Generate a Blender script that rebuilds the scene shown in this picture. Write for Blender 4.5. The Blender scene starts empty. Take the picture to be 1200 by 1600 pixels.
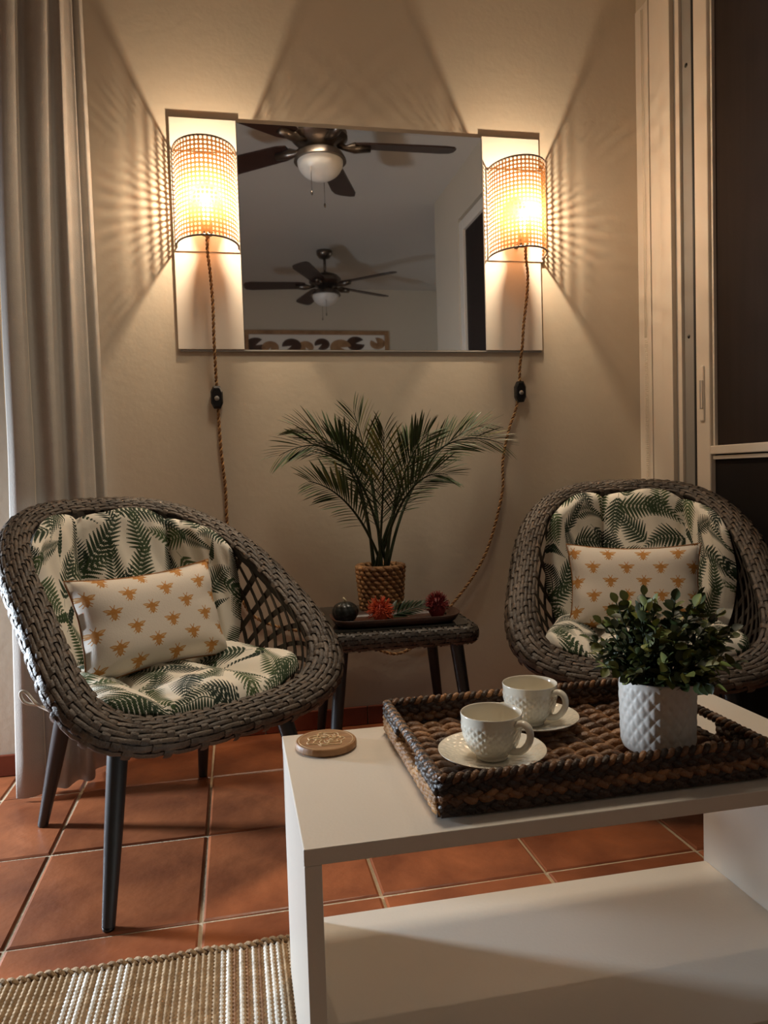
import bpy, bmesh, math, random
import numpy as np
from mathutils import Vector, Matrix
S = bpy.context.scene
COL = S.collection
PI = math.pi
rnd = random.Random(7)

# ------------------------------------------------------------------ camera
RW = [[0.9795804, -0.03980223, 0.19707365], [-0.19870431, -0.04227751, 0.97914719], [-0.03064046, -0.99831277, -0.0493231]]
cam_d = bpy.data.cameras.new('camera'); cam = bpy.data.objects.new('camera', cam_d); COL.objects.link(cam)
cam.matrix_world = Matrix(((RW[0][0], -RW[0][1], -RW[0][2], 0), (RW[1][0], -RW[1][1], -RW[1][2], 0),
                           (RW[2][0], -RW[2][1], -RW[2][2], 0.85), (0, 0, 0, 1)))
cam_d.sensor_fit = 'VERTICAL'; cam_d.sensor_height = 36.0; cam_d.sensor_width = 27.0
cam_d.lens = 36.0 * 1158 / 1600; cam_d.clip_start = 0.02
S.camera = cam
# ------------------------------------------------------------------ world, lights, exposure
S.view_settings.view_transform = 'Standard'; S.view_settings.look = 'None'
S.view_settings.gamma = 1; S.view_settings.use_curve_mapping = False
S.view_settings.exposure = 0.15
W = bpy.data.worlds.new('world'); S.world = W; W.use_nodes = True
W.node_tree.nodes['Background'].inputs[0].default_value = (0.02, 0.03, 0.05, 1)
W.node_tree.nodes['Background'].inputs[1].default_value = 0.3
LAMP_W = 16.0
def area(name, loc, target, sx, sy, power, col):
    d = bpy.data.lights.new(name, 'AREA'); d.shape = 'RECTANGLE'; d.size = sx; d.size_y = sy; d.energy = power; d.color = col
    o = bpy.data.objects.new(name, d); COL.objects.link(o); o.location = loc
    o.rotation_euler = (Vector(target) - Vector(loc)).to_track_quat('-Z', 'Y').to_euler()
    return o
w_ = area('window_daylight', (-1.74, 2.235, 0.60), (0.1, 1.15, 0.15), 0.15, 0.42, 32.0, (0.74, 0.87, 1.0)); w_.data.spread = math.radians(130)
c_ = area('added_top_fill', (0.35, 1.72, 2.73), (0.35, 1.45, 0.4), 0.45, 0.3, 7.0, (1.0, 0.85, 0.66)); c_.data.spread = math.radians(105)  # added overhead fill without a fixture, brightens tabletop, cups and cushions
area('added_room_fill', (2.9, -1.6, 2.1), (-1.0, -1.6, 1.9), 0.6, 0.6, 1.6, (1.0, 0.96, 0.90))  # added fill hidden behind the pilaster, lifts the room reflected in the mirror

# ------------------------------------------------------------------ helpers
def fin(o, label=None, cat=None, group=None, kind=None):
    if label: o['label'] = label
    if cat: o['category'] = cat
    if group: o['group'] = group
    if kind: o['kind'] = kind
    return o
ROOTM = {}
def thing(name, label, cat, loc=(0, 0, 0), rz=0.0, group=None):
    o = bpy.data.objects.new(name, None); COL.objects.link(o)
    o.location = loc; o.rotation_euler = (0, 0, rz); o.empty_display_size = 0.05
    ROOTM[o.name] = Matrix.Translation(loc) @ Matrix.Rotation(rz, 4, 'Z')
    return fin(o, label, cat, group)
class MB:
    def __init__(s): s.v = []; s.f = []; s.uv = None; s.fm = None
    def add(s, vs, fs):
        n = len(s.v); s.v.extend([tuple(p) for p in vs]); s.f.extend([tuple(i + n for i in q) for q in fs])
    def box(s, lo, hi, b=0.0):
        x0, y0, z0 = lo; x1, y1, z1 = hi
        if b <= 0:
            s.add([(x0, y0, z0), (x1, y0, z0), (x1, y1, z0), (x0, y1, z0), (x0, y0, z1), (x1, y0, z1), (x1, y1, z1), (x0, y1, z1)],
                  [(0, 3, 2, 1), (4, 5, 6, 7), (0, 1, 5, 4), (1, 2, 6, 5), (2, 3, 7, 6), (3, 0, 4, 7)])
            return
        bm = bmesh.new()
        bmesh.ops.create_cube(bm, size=1.0)
        for v in bm.verts:
            v.co = Vector(((x0 + x1) / 2 + v.co.x * (x1 - x0), (y0 + y1) / 2 + v.co.y * (y1 - y0), (z0 + z1) / 2 + v.co.z * (z1 - z0)))
        bmesh.ops.bevel(bm, geom=bm.edges[:], offset=b, segments=2, profile=0.5, affect='EDGES')
        s.bm(bm)
    def bm(s, bm):
        bm.verts.index_update()
        s.add([v.co[:] for v in bm.verts], [[v.index for v in f.verts] for f in bm.faces]); bm.free()
    def tube(s, pts, rad, n=8, closed=False, caps=True, sx=1.0):
        pts = [Vector(p) for p in pts]; m = len(pts)
        if not hasattr(rad, '__len__'): rad = [rad] * m
        vs = []; nrm = None
        for i, p in enumerate(pts):
            a = pts[(i - 1) % m] if (closed or i > 0) else p
            b = pts[(i + 1) % m] if (closed or i < m - 1) else p
            t = (b - a).normalized()
            if nrm is None:
                nrm = t.cross(Vector((0, 0, 1)))
                if nrm.length < 1e-3: nrm = t.cross(Vector((1, 0, 0)))
            nrm = (nrm - t * nrm.dot(t)).normalized(); bn = t.cross(nrm)
            for k in range(n):
                an = 2 * PI * k / n
                vs.append(p + (nrm * math.cos(an) * sx + bn * math.sin(an)) * rad[i])
        fs = []
        for i in range(m if closed else m - 1):
            j = (i + 1) % m
            for k in range(n):
                l = (k + 1) % n; fs.append((i * n + k, i * n + l, j * n + l, j * n + k))
        if caps and not closed:
            fs.append(tuple(range(n - 1, -1, -1))); fs.append(tuple((m - 1) * n + k for k in range(n)))
        s.add(vs, fs)
    def lathe(s, prof, n=32, c=(0, 0, 0)):
        vs = []; m = len(prof)
        for r, z in prof:
            for k in range(n):
                a = 2 * PI * k / n; vs.append((c[0] + r * math.cos(a), c[1] + r * math.sin(a), c[2] + z))
        fs = []
        for i in range(m - 1):
            for k in range(n):
                l = (k + 1) % n; fs.append((i * n + k, i * n + l, (i + 1) * n + l, (i + 1) * n + k))
        s.add(vs, fs)
    def grid(s, fn, nu, nv, cu=False, cv=False):
        vs = [fn(i, j) for i in range(nu) for j in range(nv)]; fs = []
        for i in range(nu if cu else nu - 1):
            for j in range(nv if cv else nv - 1):
                a = (i + 1) % nu; b = (j + 1) % nv
                fs.append((i * nv + j, a * nv + j, a * nv + b, i * nv + b))
        s.add(vs, fs)
    def mesh(s, name, mat, smooth=True, rel=None):
        me = bpy.data.meshes.new(name)
        vs = s.v
        if rel is not None:
            mi = rel.inverted(); vs = [tuple(mi @ Vector(p)) for p in vs]
        me.from_pydata(vs, [], s.f); me.update()
        if smooth: me.polygons.foreach_set('use_smooth', [True] * len(me.polygons))
        if s.uv is not None:
            ul = me.uv_layers.new(name='uv'); li = np.empty(len(me.loops), dtype=np.int32); me.loops.foreach_get('vertex_index', li)
            ul.data.foreach_set('uv', np.array(s.uv, dtype=np.float32)[li].ravel())
        if mat: me.materials.append(mat)
        return me
    def build(s, name, mat, parent=None, smooth=True, world=False, fixn=True, sharp=None):
        rel = ROOTM[parent.name] if (world and parent is not None and parent.name in ROOTM) else None
        me = s.mesh(name, mat, smooth, rel)
        if fixn:
            b = bmesh.new(); b.from_mesh(me); bmesh.ops.recalc_face_normals(b, faces=b.faces[:]); b.to_mesh(me); b.free()
        if sharp is not None: me.set_sharp_from_angle(angle=math.radians(sharp))
        return link(name, me, parent)
def link(name, me, parent=None, mw=None):
    o = bpy.data.objects.new(name, me); COL.objects.link(o)
    if parent is not None: o.parent = parent
    if mw is not None: o.matrix_local = mw
    return o
def copy_tree(o, parent=None):
    c = o.copy(); COL.objects.link(c)
    if parent is not None: c.parent = parent
    for ch in [x for x in o.children]: copy_tree(ch, c)
    return c
def smoothpath(pts, n=8):
    P = [Vector(p) for p in pts]; out = []
    for i in range(len(P) - 1):
        a = P[max(i - 1, 0)]; b = P[i]; c = P[i + 1]; d = P[min(i + 2, len(P) - 1)]
        for k in range(n):
            t = k / n
            out.append(0.5 * ((2 * b) + (c - a) * t + (2 * a - 5 * b + 4 * c - d) * t * t + (3 * b - a - 3 * c + d) * t ** 3))
    out.append(P[-1]); return out
def resample(P, step):
    L = [0.0]
    for i in range(1, len(P)): L.append(L[-1] + (P[i] - P[i - 1]).length)
    n = max(2, int(L[-1] / step)); out = []; j = 0
    for i in range(n + 1):
        s = L[-1] * i / n
        while j < len(L) - 2 and L[j + 1] < s: j += 1
        t = (s - L[j]) / max(1e-9, L[j + 1] - L[j]); out.append(P[j].lerp(P[j + 1], t))
    return out

# ------------------------------------------------------------------ materials
def lin(c): return tuple(((x / 255.0) / 12.92 if x / 255.0 <= 0.04045 else ((x / 255.0 + 0.055) / 1.055) ** 2.4) for x in c) + (1.0,)
def mat(name, rgb, rough=0.5, metal=0.0, var=0.0, vscale=8.0, rgb2=None, bump=0.0, bscale=60.0, objvar=0.0, spec=0.5, trans=0.0, detail=4.0, coat=0.0, stretch=None):
    m = bpy.data.materials.new(name); m.use_nodes = True; nt = m.node_tree; N = nt.nodes; L = nt.links
    p = N['Principled BSDF']
    p.inputs['Base Color'].default_value = lin(rgb); p.inputs['Roughness'].default_value = rough; p.inputs['Metallic'].default_value = metal
    p.inputs['Specular IOR Level'].default_value = spec; p.inputs['Transmission Weight'].default_value = trans; p.inputs['Coat Weight'].default_value = coat
    tc = N.new('ShaderNodeTexCoord'); src = tc.outputs['Object']
    if stretch:
        mp = N.new('ShaderNodeMapping'); mp.inputs['Scale'].default_value = stretch; L.new(src, mp.inputs['Vector']); src = mp.outputs['Vector']
    last = None
    if rgb2 is not None or var > 0:
        ns = N.new('ShaderNodeTexNoise'); ns.inputs['Scale'].default_value = vscale; ns.inputs['Detail'].default_value = detail
        L.new(src, ns.inputs['Vector'])
        rp = N.new('ShaderNodeValToRGB'); L.new(ns.outputs['Fac'], rp.inputs['Fac'])
        a = lin(rgb); b = lin(rgb2) if rgb2 is not None else tuple(x * (1 - var) for x in a[:3]) + (1,)
        rp.color_ramp.elements[0].position = 0.33; rp.color_ramp.elements[1].position = 0.67
        rp.color_ramp.elements[0].color = b; rp.color_ramp.elements[1].color = a
        last = rp.outputs['Color']
    if objvar > 0:
        oi = N.new('ShaderNodeObjectInfo'); hs = N.new('ShaderNodeHueSaturation')
        mr = N.new('ShaderNodeMapRange'); mr.inputs['To Min'].default_value = 1 - objvar; mr.inputs['To Max'].default_value = 1 + objvar
        L.new(oi.outputs['Random'], mr.inputs['Value']); L.new(mr.outputs['Result'], hs.inputs['Value'])
        if last is not None: L.new(last, hs.inputs['Color'])
        else: hs.inputs['Color'].default_value = lin(rgb)
        last = hs.outputs['Color']
    if last is not None: L.new(last, p.inputs['Base Color'])
    if bump > 0:
        nb = N.new('ShaderNodeTexNoise'); nb.inputs['Scale'].default_value = bscale; nb.inputs['Detail'].default_value = 3.0; L.new(src, nb.inputs['Vector'])
        bp = N.new('ShaderNodeBump'); bp.inputs['Strength'].default_value = bump; bp.inputs['Distance'].default_value = 0.01
        L.new(nb.outputs['Fac'], bp.inputs['Height']); L.new(bp.outputs['Normal'], p.inputs['Normal'])
    return m
def weave_bump(m, scale, strength, coord='Object'):
    nt = m.node_tree; N = nt.nodes; L = nt.links; tc = N.new('ShaderNodeTexCoord')
    w1 = N.new('ShaderNodeTexWave'); w1.bands_direction = 'X'; w1.inputs['Scale'].default_value = scale
    w2 = N.new('ShaderNodeTexWave'); w2.bands_direction = 'Z'; w2.inputs['Scale'].default_value = scale
    ad = N.new('ShaderNodeMath'); ad.operation = 'ADD'
    for w in (w1, w2): L.new(tc.outputs[coord], w.inputs['Vector'])
    L.new(w1.outputs['Fac'], ad.inputs[0]); L.new(w2.outputs['Fac'], ad.inputs[1])
    b = N.new('ShaderNodeBump'); b.inputs['Strength'].default_value = strength; b.inputs['Distance'].default_value = 0.002
    L.new(ad.outputs[0], b.inputs['Height']); L.new(b.outputs['Normal'], N['Principled BSDF'].inputs['Normal'])
    return m
M = {}
M['wall'] = mat('wall_plaster', (207, 193, 172), 0.85, var=0.05, vscale=2.0, bump=0.07, bscale=45)
M['ceiling'] = mat('ceiling_paint', (214, 208, 198), 0.9, bump=0.1, bscale=30)
M['trim'] = mat('white_trim', (226, 214, 198), 0.45, var=0.04, vscale=3)
M['trim_grey'] = mat('grey_trim', (150, 146, 140), 0.5, var=0.08, vscale=4)
M['gasket'] = mat('black_gasket', (28, 28, 28), 0.6)
M['shutter'] = mat('dark_shutter', (52, 42, 38), 0.75, var=0.2, vscale=5)
M['screen'] = mat('insect_screen', (50, 41, 37), 0.85, var=0.15, vscale=6, stretch=(1, 6, 0.3), spec=0.15)
M['screen_low'] = mat('insect_screen_dark', (34, 30, 29), 0.8, var=0.15, vscale=6, spec=0.15)
M['tile'] = mat('terracotta_tile', (170, 99, 61), 0.36, rgb2=(116, 63, 40), vscale=5.5, bump=0.18, bscale=26, objvar=0.13, detail=6)
M['grout'] = mat('sandy_grout', (206, 182, 150), 0.9, var=0.2, vscale=30, bump=0.3, bscale=120)
M['base_tile'] = mat('baseboard_tile', (132, 62, 38), 0.4, rgb2=(104, 48, 32), vscale=7, objvar=0.1)
M['curtain'] = mat('curtain_linen', (184, 177, 168), 0.85, var=0.05, vscale=40, bump=0.15, bscale=350)
M['hem'] = mat('curtain_hem_cord', (226, 214, 194), 0.8)
M['rattan'] = mat('grey_brown_rattan', (94, 81, 69), 0.50, rgb2=(62, 53, 46), vscale=30, objvar=0.26, bump=0.25, bscale=180)
M['rattan_core'] = mat('rattan_core', (44, 38, 34), 0.7, var=0.2, vscale=20)
M['lattice'] = mat('dark_rattan_strip', (78, 70, 62), 0.45, rgb2=(58, 52, 47), vscale=25, objvar=0.18, bump=0.2, bscale=150)
M['leg'] = mat('charcoal_metal', (44, 46, 49), 0.42, var=0.1, vscale=30)
M['mirror'] = mat('mirror_silver', (236, 238, 238), 0.02, metal=1.0)
M['lacquer'] = mat('white_lacquer', (238, 228, 214), 0.28, var=0.02, vscale=3)
M['edge'] = mat('mirror_edge', (60, 60, 58), 0.3, metal=0.6)
M['table'] = mat('white_laminate', (226, 218, 206), 0.38, var=0.03, vscale=4, bump=0.03, bscale=200)
M['black'] = mat('black_plastic', (22, 22, 23), 0.3)
M['jute'] = mat('jute_cord', (196, 152, 100), 0.8, var=0.3, vscale=120)
M['jute_dark'] = mat('jute_cord_dark', (132, 92, 56), 0.8, var=0.3, vscale=120)
M['cane_rim'] = mat('cane_rim', (104, 88, 76), 0.6)
M['brass'] = mat('lamp_socket', (120, 92, 60), 0.4, metal=0.3)
M['porcelain'] = mat('ivory_porcelain', (234, 228, 212), 0.18, coat=0.4)
M['pot'] = mat('matte_white_ceramic', (212, 206, 198), 0.5, var=0.05, vscale=10)
M['soil'] = mat('dark_soil', (34, 28, 22), 0.95)
M['coaster'] = mat('mango_wood', (176, 134, 92), 0.5, rgb2=(140, 100, 64), vscale=14, stretch=(1, 6, 1), bump=0.1)
M['carve'] = mat('whitewashed_carving', (214, 184, 138), 0.7, var=0.2, vscale=90)
M['hyacinth'] = mat('water_hyacinth', (150, 108, 70), 0.45, rgb2=(76, 50, 34), vscale=16, objvar=0.3, bump=0.5, bscale=90)
M['hyacinth_dark'] = mat('dark_water_hyacinth', (72, 52, 38), 0.5, rgb2=(38, 27, 22), vscale=18, objvar=0.3, bump=0.5, bscale=90)
M['hyacinth_tan'] = mat('pale_water_hyacinth', (176, 130, 78), 0.6, rgb2=(112, 74, 42), vscale=18, objvar=0.2, bump=0.5, bscale=90)
M['basket'] = mat('seagrass', (188, 142, 94), 0.65, rgb2=(132, 92, 58), vscale=22, objvar=0.2, bump=0.4, bscale=100)
M['stem'] = mat('palm_stem', (46, 60, 34), 0.5, var=0.3, vscale=20)
M['leaflet'] = mat('palm_leaflet', (76, 94, 52), 0.45, rgb2=(44, 62, 34), vscale=12, objvar=0.35)
M['leaflet_pale'] = mat('pale_palm_leaflet', (142, 138, 78), 0.5, rgb2=(98, 104, 56), vscale=12, objvar=0.25)
M['box'] = mat('boxwood_leaf', (66, 78, 36), 0.45, rgb2=(36, 46, 22), vscale=20, objvar=0.4)
M['box_light'] = mat('pale_boxwood_leaf', (126, 130, 60), 0.45, rgb2=(84, 94, 42), vscale=20, objvar=0.3)
M['glass_top'] = mat('smoked_glass_top', (40, 40, 38), 0.08, spec=0.6)
M['wood'] = mat('dark_wood', (78, 46, 32), 0.35, rgb2=(48, 28, 20), vscale=12, stretch=(1, 5, 1))
M['candle'] = mat('black_wax', (30, 33, 31), 0.35, var=0.3, vscale=20)
M['wick'] = mat('wick', (214, 196, 160), 0.8)
M['red'] = mat('red_petal', (140, 40, 38), 0.6, rgb2=(100, 22, 28), vscale=30)
M['orange'] = mat('orange_petal', (212, 92, 44), 0.6, rgb2=(176, 58, 32), vscale=30)
M['green'] = mat('dark_leaf', (44, 62, 36), 0.4, rgb2=(28, 44, 28), vscale=14)
M['rug_tan'] = mat('jute_yarn', (180, 152, 118), 0.85, rgb2=(144, 116, 84), vscale=40, objvar=0.1, bump=0.4, bscale=200)
M['rug_white'] = mat('cream_yarn', (232, 225, 214), 0.9, rgb2=(208, 198, 184), vscale=40, objvar=0.06, bump=0.4, bscale=200)
M['rug_brown'] = mat('brown_yarn', (146, 106, 72), 0.9, rgb2=(116, 82, 54), vscale=40, objvar=0.1, bump=0.4, bscale=200)
M['piping'] = mat('ochre_piping', (150, 98, 46), 0.7)
M['tie'] = mat('cotton_tie', (222, 212, 196), 0.8)
M['nickel'] = mat('brushed_nickel', (116, 104, 94), 0.32, metal=0.9)
M['blade'] = mat('dark_walnut_blade', (58, 36, 30), 0.4, var=0.3, vscale=8, stretch=(1, 8, 1))
M['globe'] = mat('frosted_globe', (232, 226, 216), 0.35)
M['outlet'] = mat('outlet_plastic', (214, 202, 182), 0.4)
def m_cane():
    m = bpy.data.materials.new('woven_cane'); m.use_nodes = True; nt = m.node_tree; N = nt.nodes
    N.remove(N['Principled BSDF']); d = N.new('ShaderNodeBsdfDiffuse'); t = N.new('ShaderNodeBsdfTranslucent'); x = N.new('ShaderNodeMixShader')
    d.inputs[0].default_value = lin((128, 90, 56)); t.inputs[0].default_value = lin((150, 100, 56)); x.inputs[0].default_value = 0.22
    nt.links.new(d.outputs[0], x.inputs[1]); nt.links.new(t.outputs[0], x.inputs[2]); nt.links.new(x.outputs[0], N['Material Output'].inputs[0]); return m
M['cane'] = m_cane()
def m_emit(name, rgb, st):
    m = bpy.data.materials.new(name); m.use_nodes = True; p = m.node_tree.nodes['Principled BSDF']
    p.inputs['Base Color'].default_value = (0.8, 0.8, 0.8, 1); p.inputs['Emission Color'].default_value = rgb + (1,); p.inputs['Emission Strength'].default_value = st; return m
M['bulb'] = m_emit('glowing_bulb', (1.0, 0.86, 0.62), 12.0)
def m_glass():
    m = mat('window_glass', (245, 246, 245), 0.0, trans=1.0); m.node_tree.nodes['Principled BSDF'].inputs['IOR'].default_value = 1.45; return m
M['glass'] = m_glass()

# printed fabrics: patterns drawn in memory with numpy
class Canvas:
    def __init__(s, n, bg): s.n = n; s.a = np.ones((n, n, 3), dtype=np.float32) * np.array(bg, dtype=np.float32)
    def leaf(s, x, y, ang, L, Wd, col, k=0.8, round_=False):
        n = s.n; r = int(max(L, Wd) + 3); xi = np.arange(int(x) - r, int(x) + r + 1); yi = np.arange(int(y) - r, int(y) + r + 1)
        X, Y = np.meshgrid(xi - x, yi - y); c, sn = math.cos(ang), math.sin(ang)
        u = (X * c + Y * sn) / L; v = np.abs(-X * sn + Y * c) / (Wd * 0.5)
        uc = np.clip(u, 0, 1)
        w = np.sqrt(np.clip(1 - (2 * uc - 1) ** 2, 0, 1)) if round_ else np.sin(PI * uc ** k)
        mk = (u > 0) & (u < 1) & (v < w)
        if not mk.any(): return
        iy, ix = np.nonzero(mk); s.a[(yi[iy]) % n, (xi[ix]) % n] = col
    def line(s, p, q, wd, col):
        L = math.hypot(q[0] - p[0], q[1] - p[1])
        if L < 0.5: return
        n = int(L) + 1; h = max(0, wd / 2)
        for i in range(n + 1):
            x = p[0] + (q[0] - p[0]) * i / n; y = p[1] + (q[1] - p[1]) * i / n
            x0 = int(round(x - h)); y0 = int(round(y - h)); k = max(1, int(round(wd)))
            s.a[np.ix_(np.arange(y0, y0 + k) % s.n, np.arange(x0, x0 + k) % s.n)] = col
    def image(s, name):
        im = bpy.data.images.new(name, s.n, s.n); a = np.ones((s.n, s.n, 4), dtype=np.float32); a[..., :3] = s.a
        im.pixels.foreach_set(a.ravel()); im.update(); im.pack(); return im
def s3(c): return np.array([x / 255.0 for x in c], dtype=np.float32)
def fern(cv, x, y, ang, L, kind, col, rg):
    n = (14, 19, 13)[kind]; cur = rg.uniform(-0.6, 0.6); st = L / n; a = ang; px, py = x, y
    for i in range(n):
        nx, ny = px + math.cos(a) * st, py + math.sin(a) * st
        cv.line((px, py), (nx, ny), 3 if i < 9 else 2, col); px, py = nx, ny; a += cur / n
        t = (i + 1) / n
        if t < 0.12: continue
        pl = L * (0.40 if kind == 0 else 0.30 if kind == 1 else 0.13) * min(1, (t - 0.04) * 5) * (1.05 - t) ** 0.85
        for sd in (-1, 1):
            pa = a + sd * (1.02 - 0.3 * t)
            if kind == 1: cv.leaf(px, py, pa, pl, max(5, st * 0.62), col, 0.7)
            elif kind == 2: cv.leaf(px, py, pa, max(8, pl * 1.1), max(7, pl * 0.85), col, 1, True)
            else:
                cv.leaf(px, py, pa, pl, max(4, pl * 0.13), col, 0.65)
                m = max(3, int(pl / (N_FERN / 110)))
                for j in range(m):
                    q = (j + 0.35) / m; bx = px + math.cos(pa) * pl * q; by = py + math.sin(pa) * pl * q
                    ll = min(st * 0.60, pl * 0.26) * (1.06 - q) ** 0.7
                    for s2 in (-1, 1): cv.leaf(bx, by, pa + s2 * 0.85, max(4, ll), max(3.4, pl / m * 0.78), col)
N_FERN = 1536
def fern_image(name, seed, N=N_FERN):
    rg = random.Random(seed); cv = Canvas(N, s3((242, 236, 222)))
    cols = [s3((34, 52, 34)), s3((26, 44, 34)), s3((50, 70, 42)), s3((72, 92, 54)), s3((40, 60, 40))]
    g = 6
    spots = [(i, j) for i in range(g) for j in range(g)]; rg.shuffle(spots)
    for q, (i, j) in enumerate(spots):
        x = (i + 0.5 + rg.uniform(-.18, .18)) * N / g; y = (j + 0.5 + rg.uniform(-.18, .18)) * N / g
        an = rg.uniform(0, 2 * PI); kind = (0, 1, 0, 0, 1, 0, 2, 0)[q % 8]; L = rg.uniform(0.27, 0.37) * N * (0.75 if kind == 2 else 1)
        fern(cv, x - math.cos(an) * L * 0.5, y - math.sin(an) * L * 0.5, an, L, kind, cols[rg.randrange(5)], rg)
    return cv.image(name)
def bee(cv, x, y, s, col, pale):
    for sd in (-1, 1):
        f = lambda an: an if sd > 0 else PI - an
        cv.leaf(x + sd * 0.08 * s, y + 0.10 * s, f(0.34), 0.56 * s, 0.24 * s, col)
        cv.leaf(x + sd * 0.20 * s, y + 0.145 * s, f(0.34), 0.36 * s, 0.13 * s, pale)
        cv.leaf(x + sd * 0.08 * s, y + 0.04 * s, f(-0.16), 0.40 * s, 0.15 * s, col)
        for oy, an, ln in ((0.25, 1.15, 0.34), (-0.06, -0.75, 0.40), (-0.20, -0.95, 0.36)):
            cv.line((x, y + oy * s), (x + math.cos(f(an)) * ln * s, y + oy * s + math.sin(f(an)) * ln * s), max(2, 0.035 * s), col)
    cv.leaf(x, y + 0.22 * s, -PI / 2, 0.76 * s, 0.36 * s, col, 0.9)
    cv.leaf(x, y + 0.02 * s, PI / 2, 0.28 * s, 0.36 * s, col, 1, True)
    cv.leaf(x, y + 0.20 * s, PI / 2, 0.16 * s, 0.17 * s, col, 1, True)
    for k in range(3): cv.line((x - 0.09 * s, y - 0.12 * s - k * 0.09 * s), (x + 0.09 * s, y - 0.12 * s - k * 0.09 * s), 2, pale)
def bee_image(N=1024):   # covers 0.372 x 0.328 m
    cv = Canvas(N, s3((236, 226, 212))); col = s3((198, 138, 70)); pale = s3((220, 184, 134))
    for r in range(8):
        for c in range(4):
            bee(cv, (c + 0.25 + 0.5 * (r % 2)) * N / 4, (r + 0.5) * N / 8, 0.101 * N, col, pale)
    return cv.image('bee_print')
def m_print(name, im, bump=0.1):
    m = mat(name, (255, 255, 255), 0.85, bump=bump, bscale=300); N = m.node_tree.nodes
    t = N.new('ShaderNodeTexImage'); t.image = im; t.interpolation = 'Smart'
    u = N.new('ShaderNodeUVMap'); u.uv_map = 'uv'
    m.node_tree.links.new(u.outputs[0], t.inputs[0]); m.node_tree.links.new(t.outputs[0], N['Principled BSDF'].inputs['Base Color']); return m
M['fern'] = m_print('fern_print_cotton', fern_image('fern_print', 11))
M['bee'] = m_print('bee_print_cotton', bee_image())

# ------------------------------------------------------------------ the room
YW, XR, XL, YF, XF, ZC = 2.475, 1.465, -1.80, -2.62, 3.2, 2.755
def struct(name, mb, m, parent=None, smooth=False, **k):
    o = mb.build(name, m, parent, smooth, **k)
    if parent is None: o['kind'] = 'structure'
    return o
b = MB(); b.box((XL - 0.2, YF - 0.2, -0.12), (XF + 0.2, YW + 0.2, -0.004)); floor = struct('floor', b, M['grout'])
xs = [-0.653 - 0.355 * k for k in range(6, 0, -1)] + [-0.653, -0.449 - 0.001] + [-0.095 + 0.355 * k for k in range(0, 10)]
xs = [-0.653 - 0.355 * k for k in range(6, -1, -1)] + [-0.449] + [-0.095 + 0.3555 * k for k in range(0, 10)]
ys = [1.44 + 0.355 * k for k in range(-12, 4)]
for i in range(len(xs) - 1):
    for j in range(len(ys) - 1):
        x0, x1 = max(xs[i], XL), min(xs[i + 1], XF); y0, y1 = max(ys[j], YF), min(ys[j + 1], YW)
        if x1 - x0 < 0.03 or y1 - y0 < 0.03 or (x0 < -0.64 and y0 > 2.33): continue
        g = 0.0035; w, h = (x1 - x0) / 2 - g, (y1 - y0) / 2 - g; bv = 0.004; tz = [rnd.uniform(-0.0008, 0.0008) for _ in range(4)]
        jit = lambda: rnd.uniform(-0.0012, 0.0012)
        rings = []
        for (ins, z) in ((0, -0.006), (0, -0.003), (bv, 0.0)):
            rings.append([(sx * (w - ins) + jit(), sy * (h - ins) + jit(), z + (tz[q] if z == 0 else 0)) for q, (sx, sy) in enumerate(((-1, -1), (1, -1), (1, 1), (-1, 1)))])
        mb = MB(); mb.v = [p for r in rings for p in r]
        mb.f = [(8, 9, 10, 11)] + [(a * 4 + q, a * 4 + (q + 1) % 4, a * 4 + 4 + (q + 1) % 4, a * 4 + 4 + q) for a in (0, 1) for q in range(4)]
        o = mb.build('tile', M['tile'], floor, False); o.location = ((x0 + x1) / 2, (y0 + y1) / 2, 0)
b = MB(); b.box((XL - 0.2, YF - 0.2, ZC), (XF + 0.2, YW + 0.2, ZC + 0.1)); struct('ceiling', b, M['ceiling'])
b = MB(); b.box((-0.64, YW, -0.1), (XR + 0.16, YW + 0.12, ZC)); struct('wall_back', b, M['wall'])
b = MB(); b.box((XL - 0.1, 2.33, -0.1), (-0.64, YW + 0.12, ZC)); struct('wall_back_pier', b, M['wall'])
# left wall with a window
b = MB(); wx0, wx1 = XL - 0.12, XL
b.box((wx0, YF - 0.1, -0.1), (wx1, 1.88, ZC)); b.box((wx0, 2.30, -0.1), (wx1, 2.4, ZC)); b.box((wx0, 1.88, -0.1), (wx1, 2.30, 0.4)); b.box((wx0, 1.88, 1.3), (wx1, 2.30, ZC))
struct('wall_left', b, M['wall'])
win = MB()
for lo_, hi_ in (((1.88, 0.4), (1.92, 1.3)), ((2.26, 0.4), (2.30, 1.3)), ((1.92, 0.4), (2.26, 0.44)), ((1.92, 1.26), (2.26, 1.3))): win.box((XL - 0.08, lo_[0], lo_[1]), (XL - 0.03, hi_[0], hi_[1]))
wo = struct('window_1', win, M['trim'])
p = MB(); p.box((XL - 0.06, 1.92, 0.44), (XL - 0.054, 2.26, 1.26)); p.build('pane', M['glass'], wo, False)
b = MB(); b.box((XL, YF - 0.12, -0.1), (XF + 0.1, YF, ZC)); struct('wall_front', b, M['wall'])
b = MB(); b.box((XF, YF, -0.1), (XF + 0.1, -0.1, ZC)); b.box((XR + 0.16, -0.21, -0.1), (XF, -0.1, ZC)); struct('wall_far_right', b, M['wall'])
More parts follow.
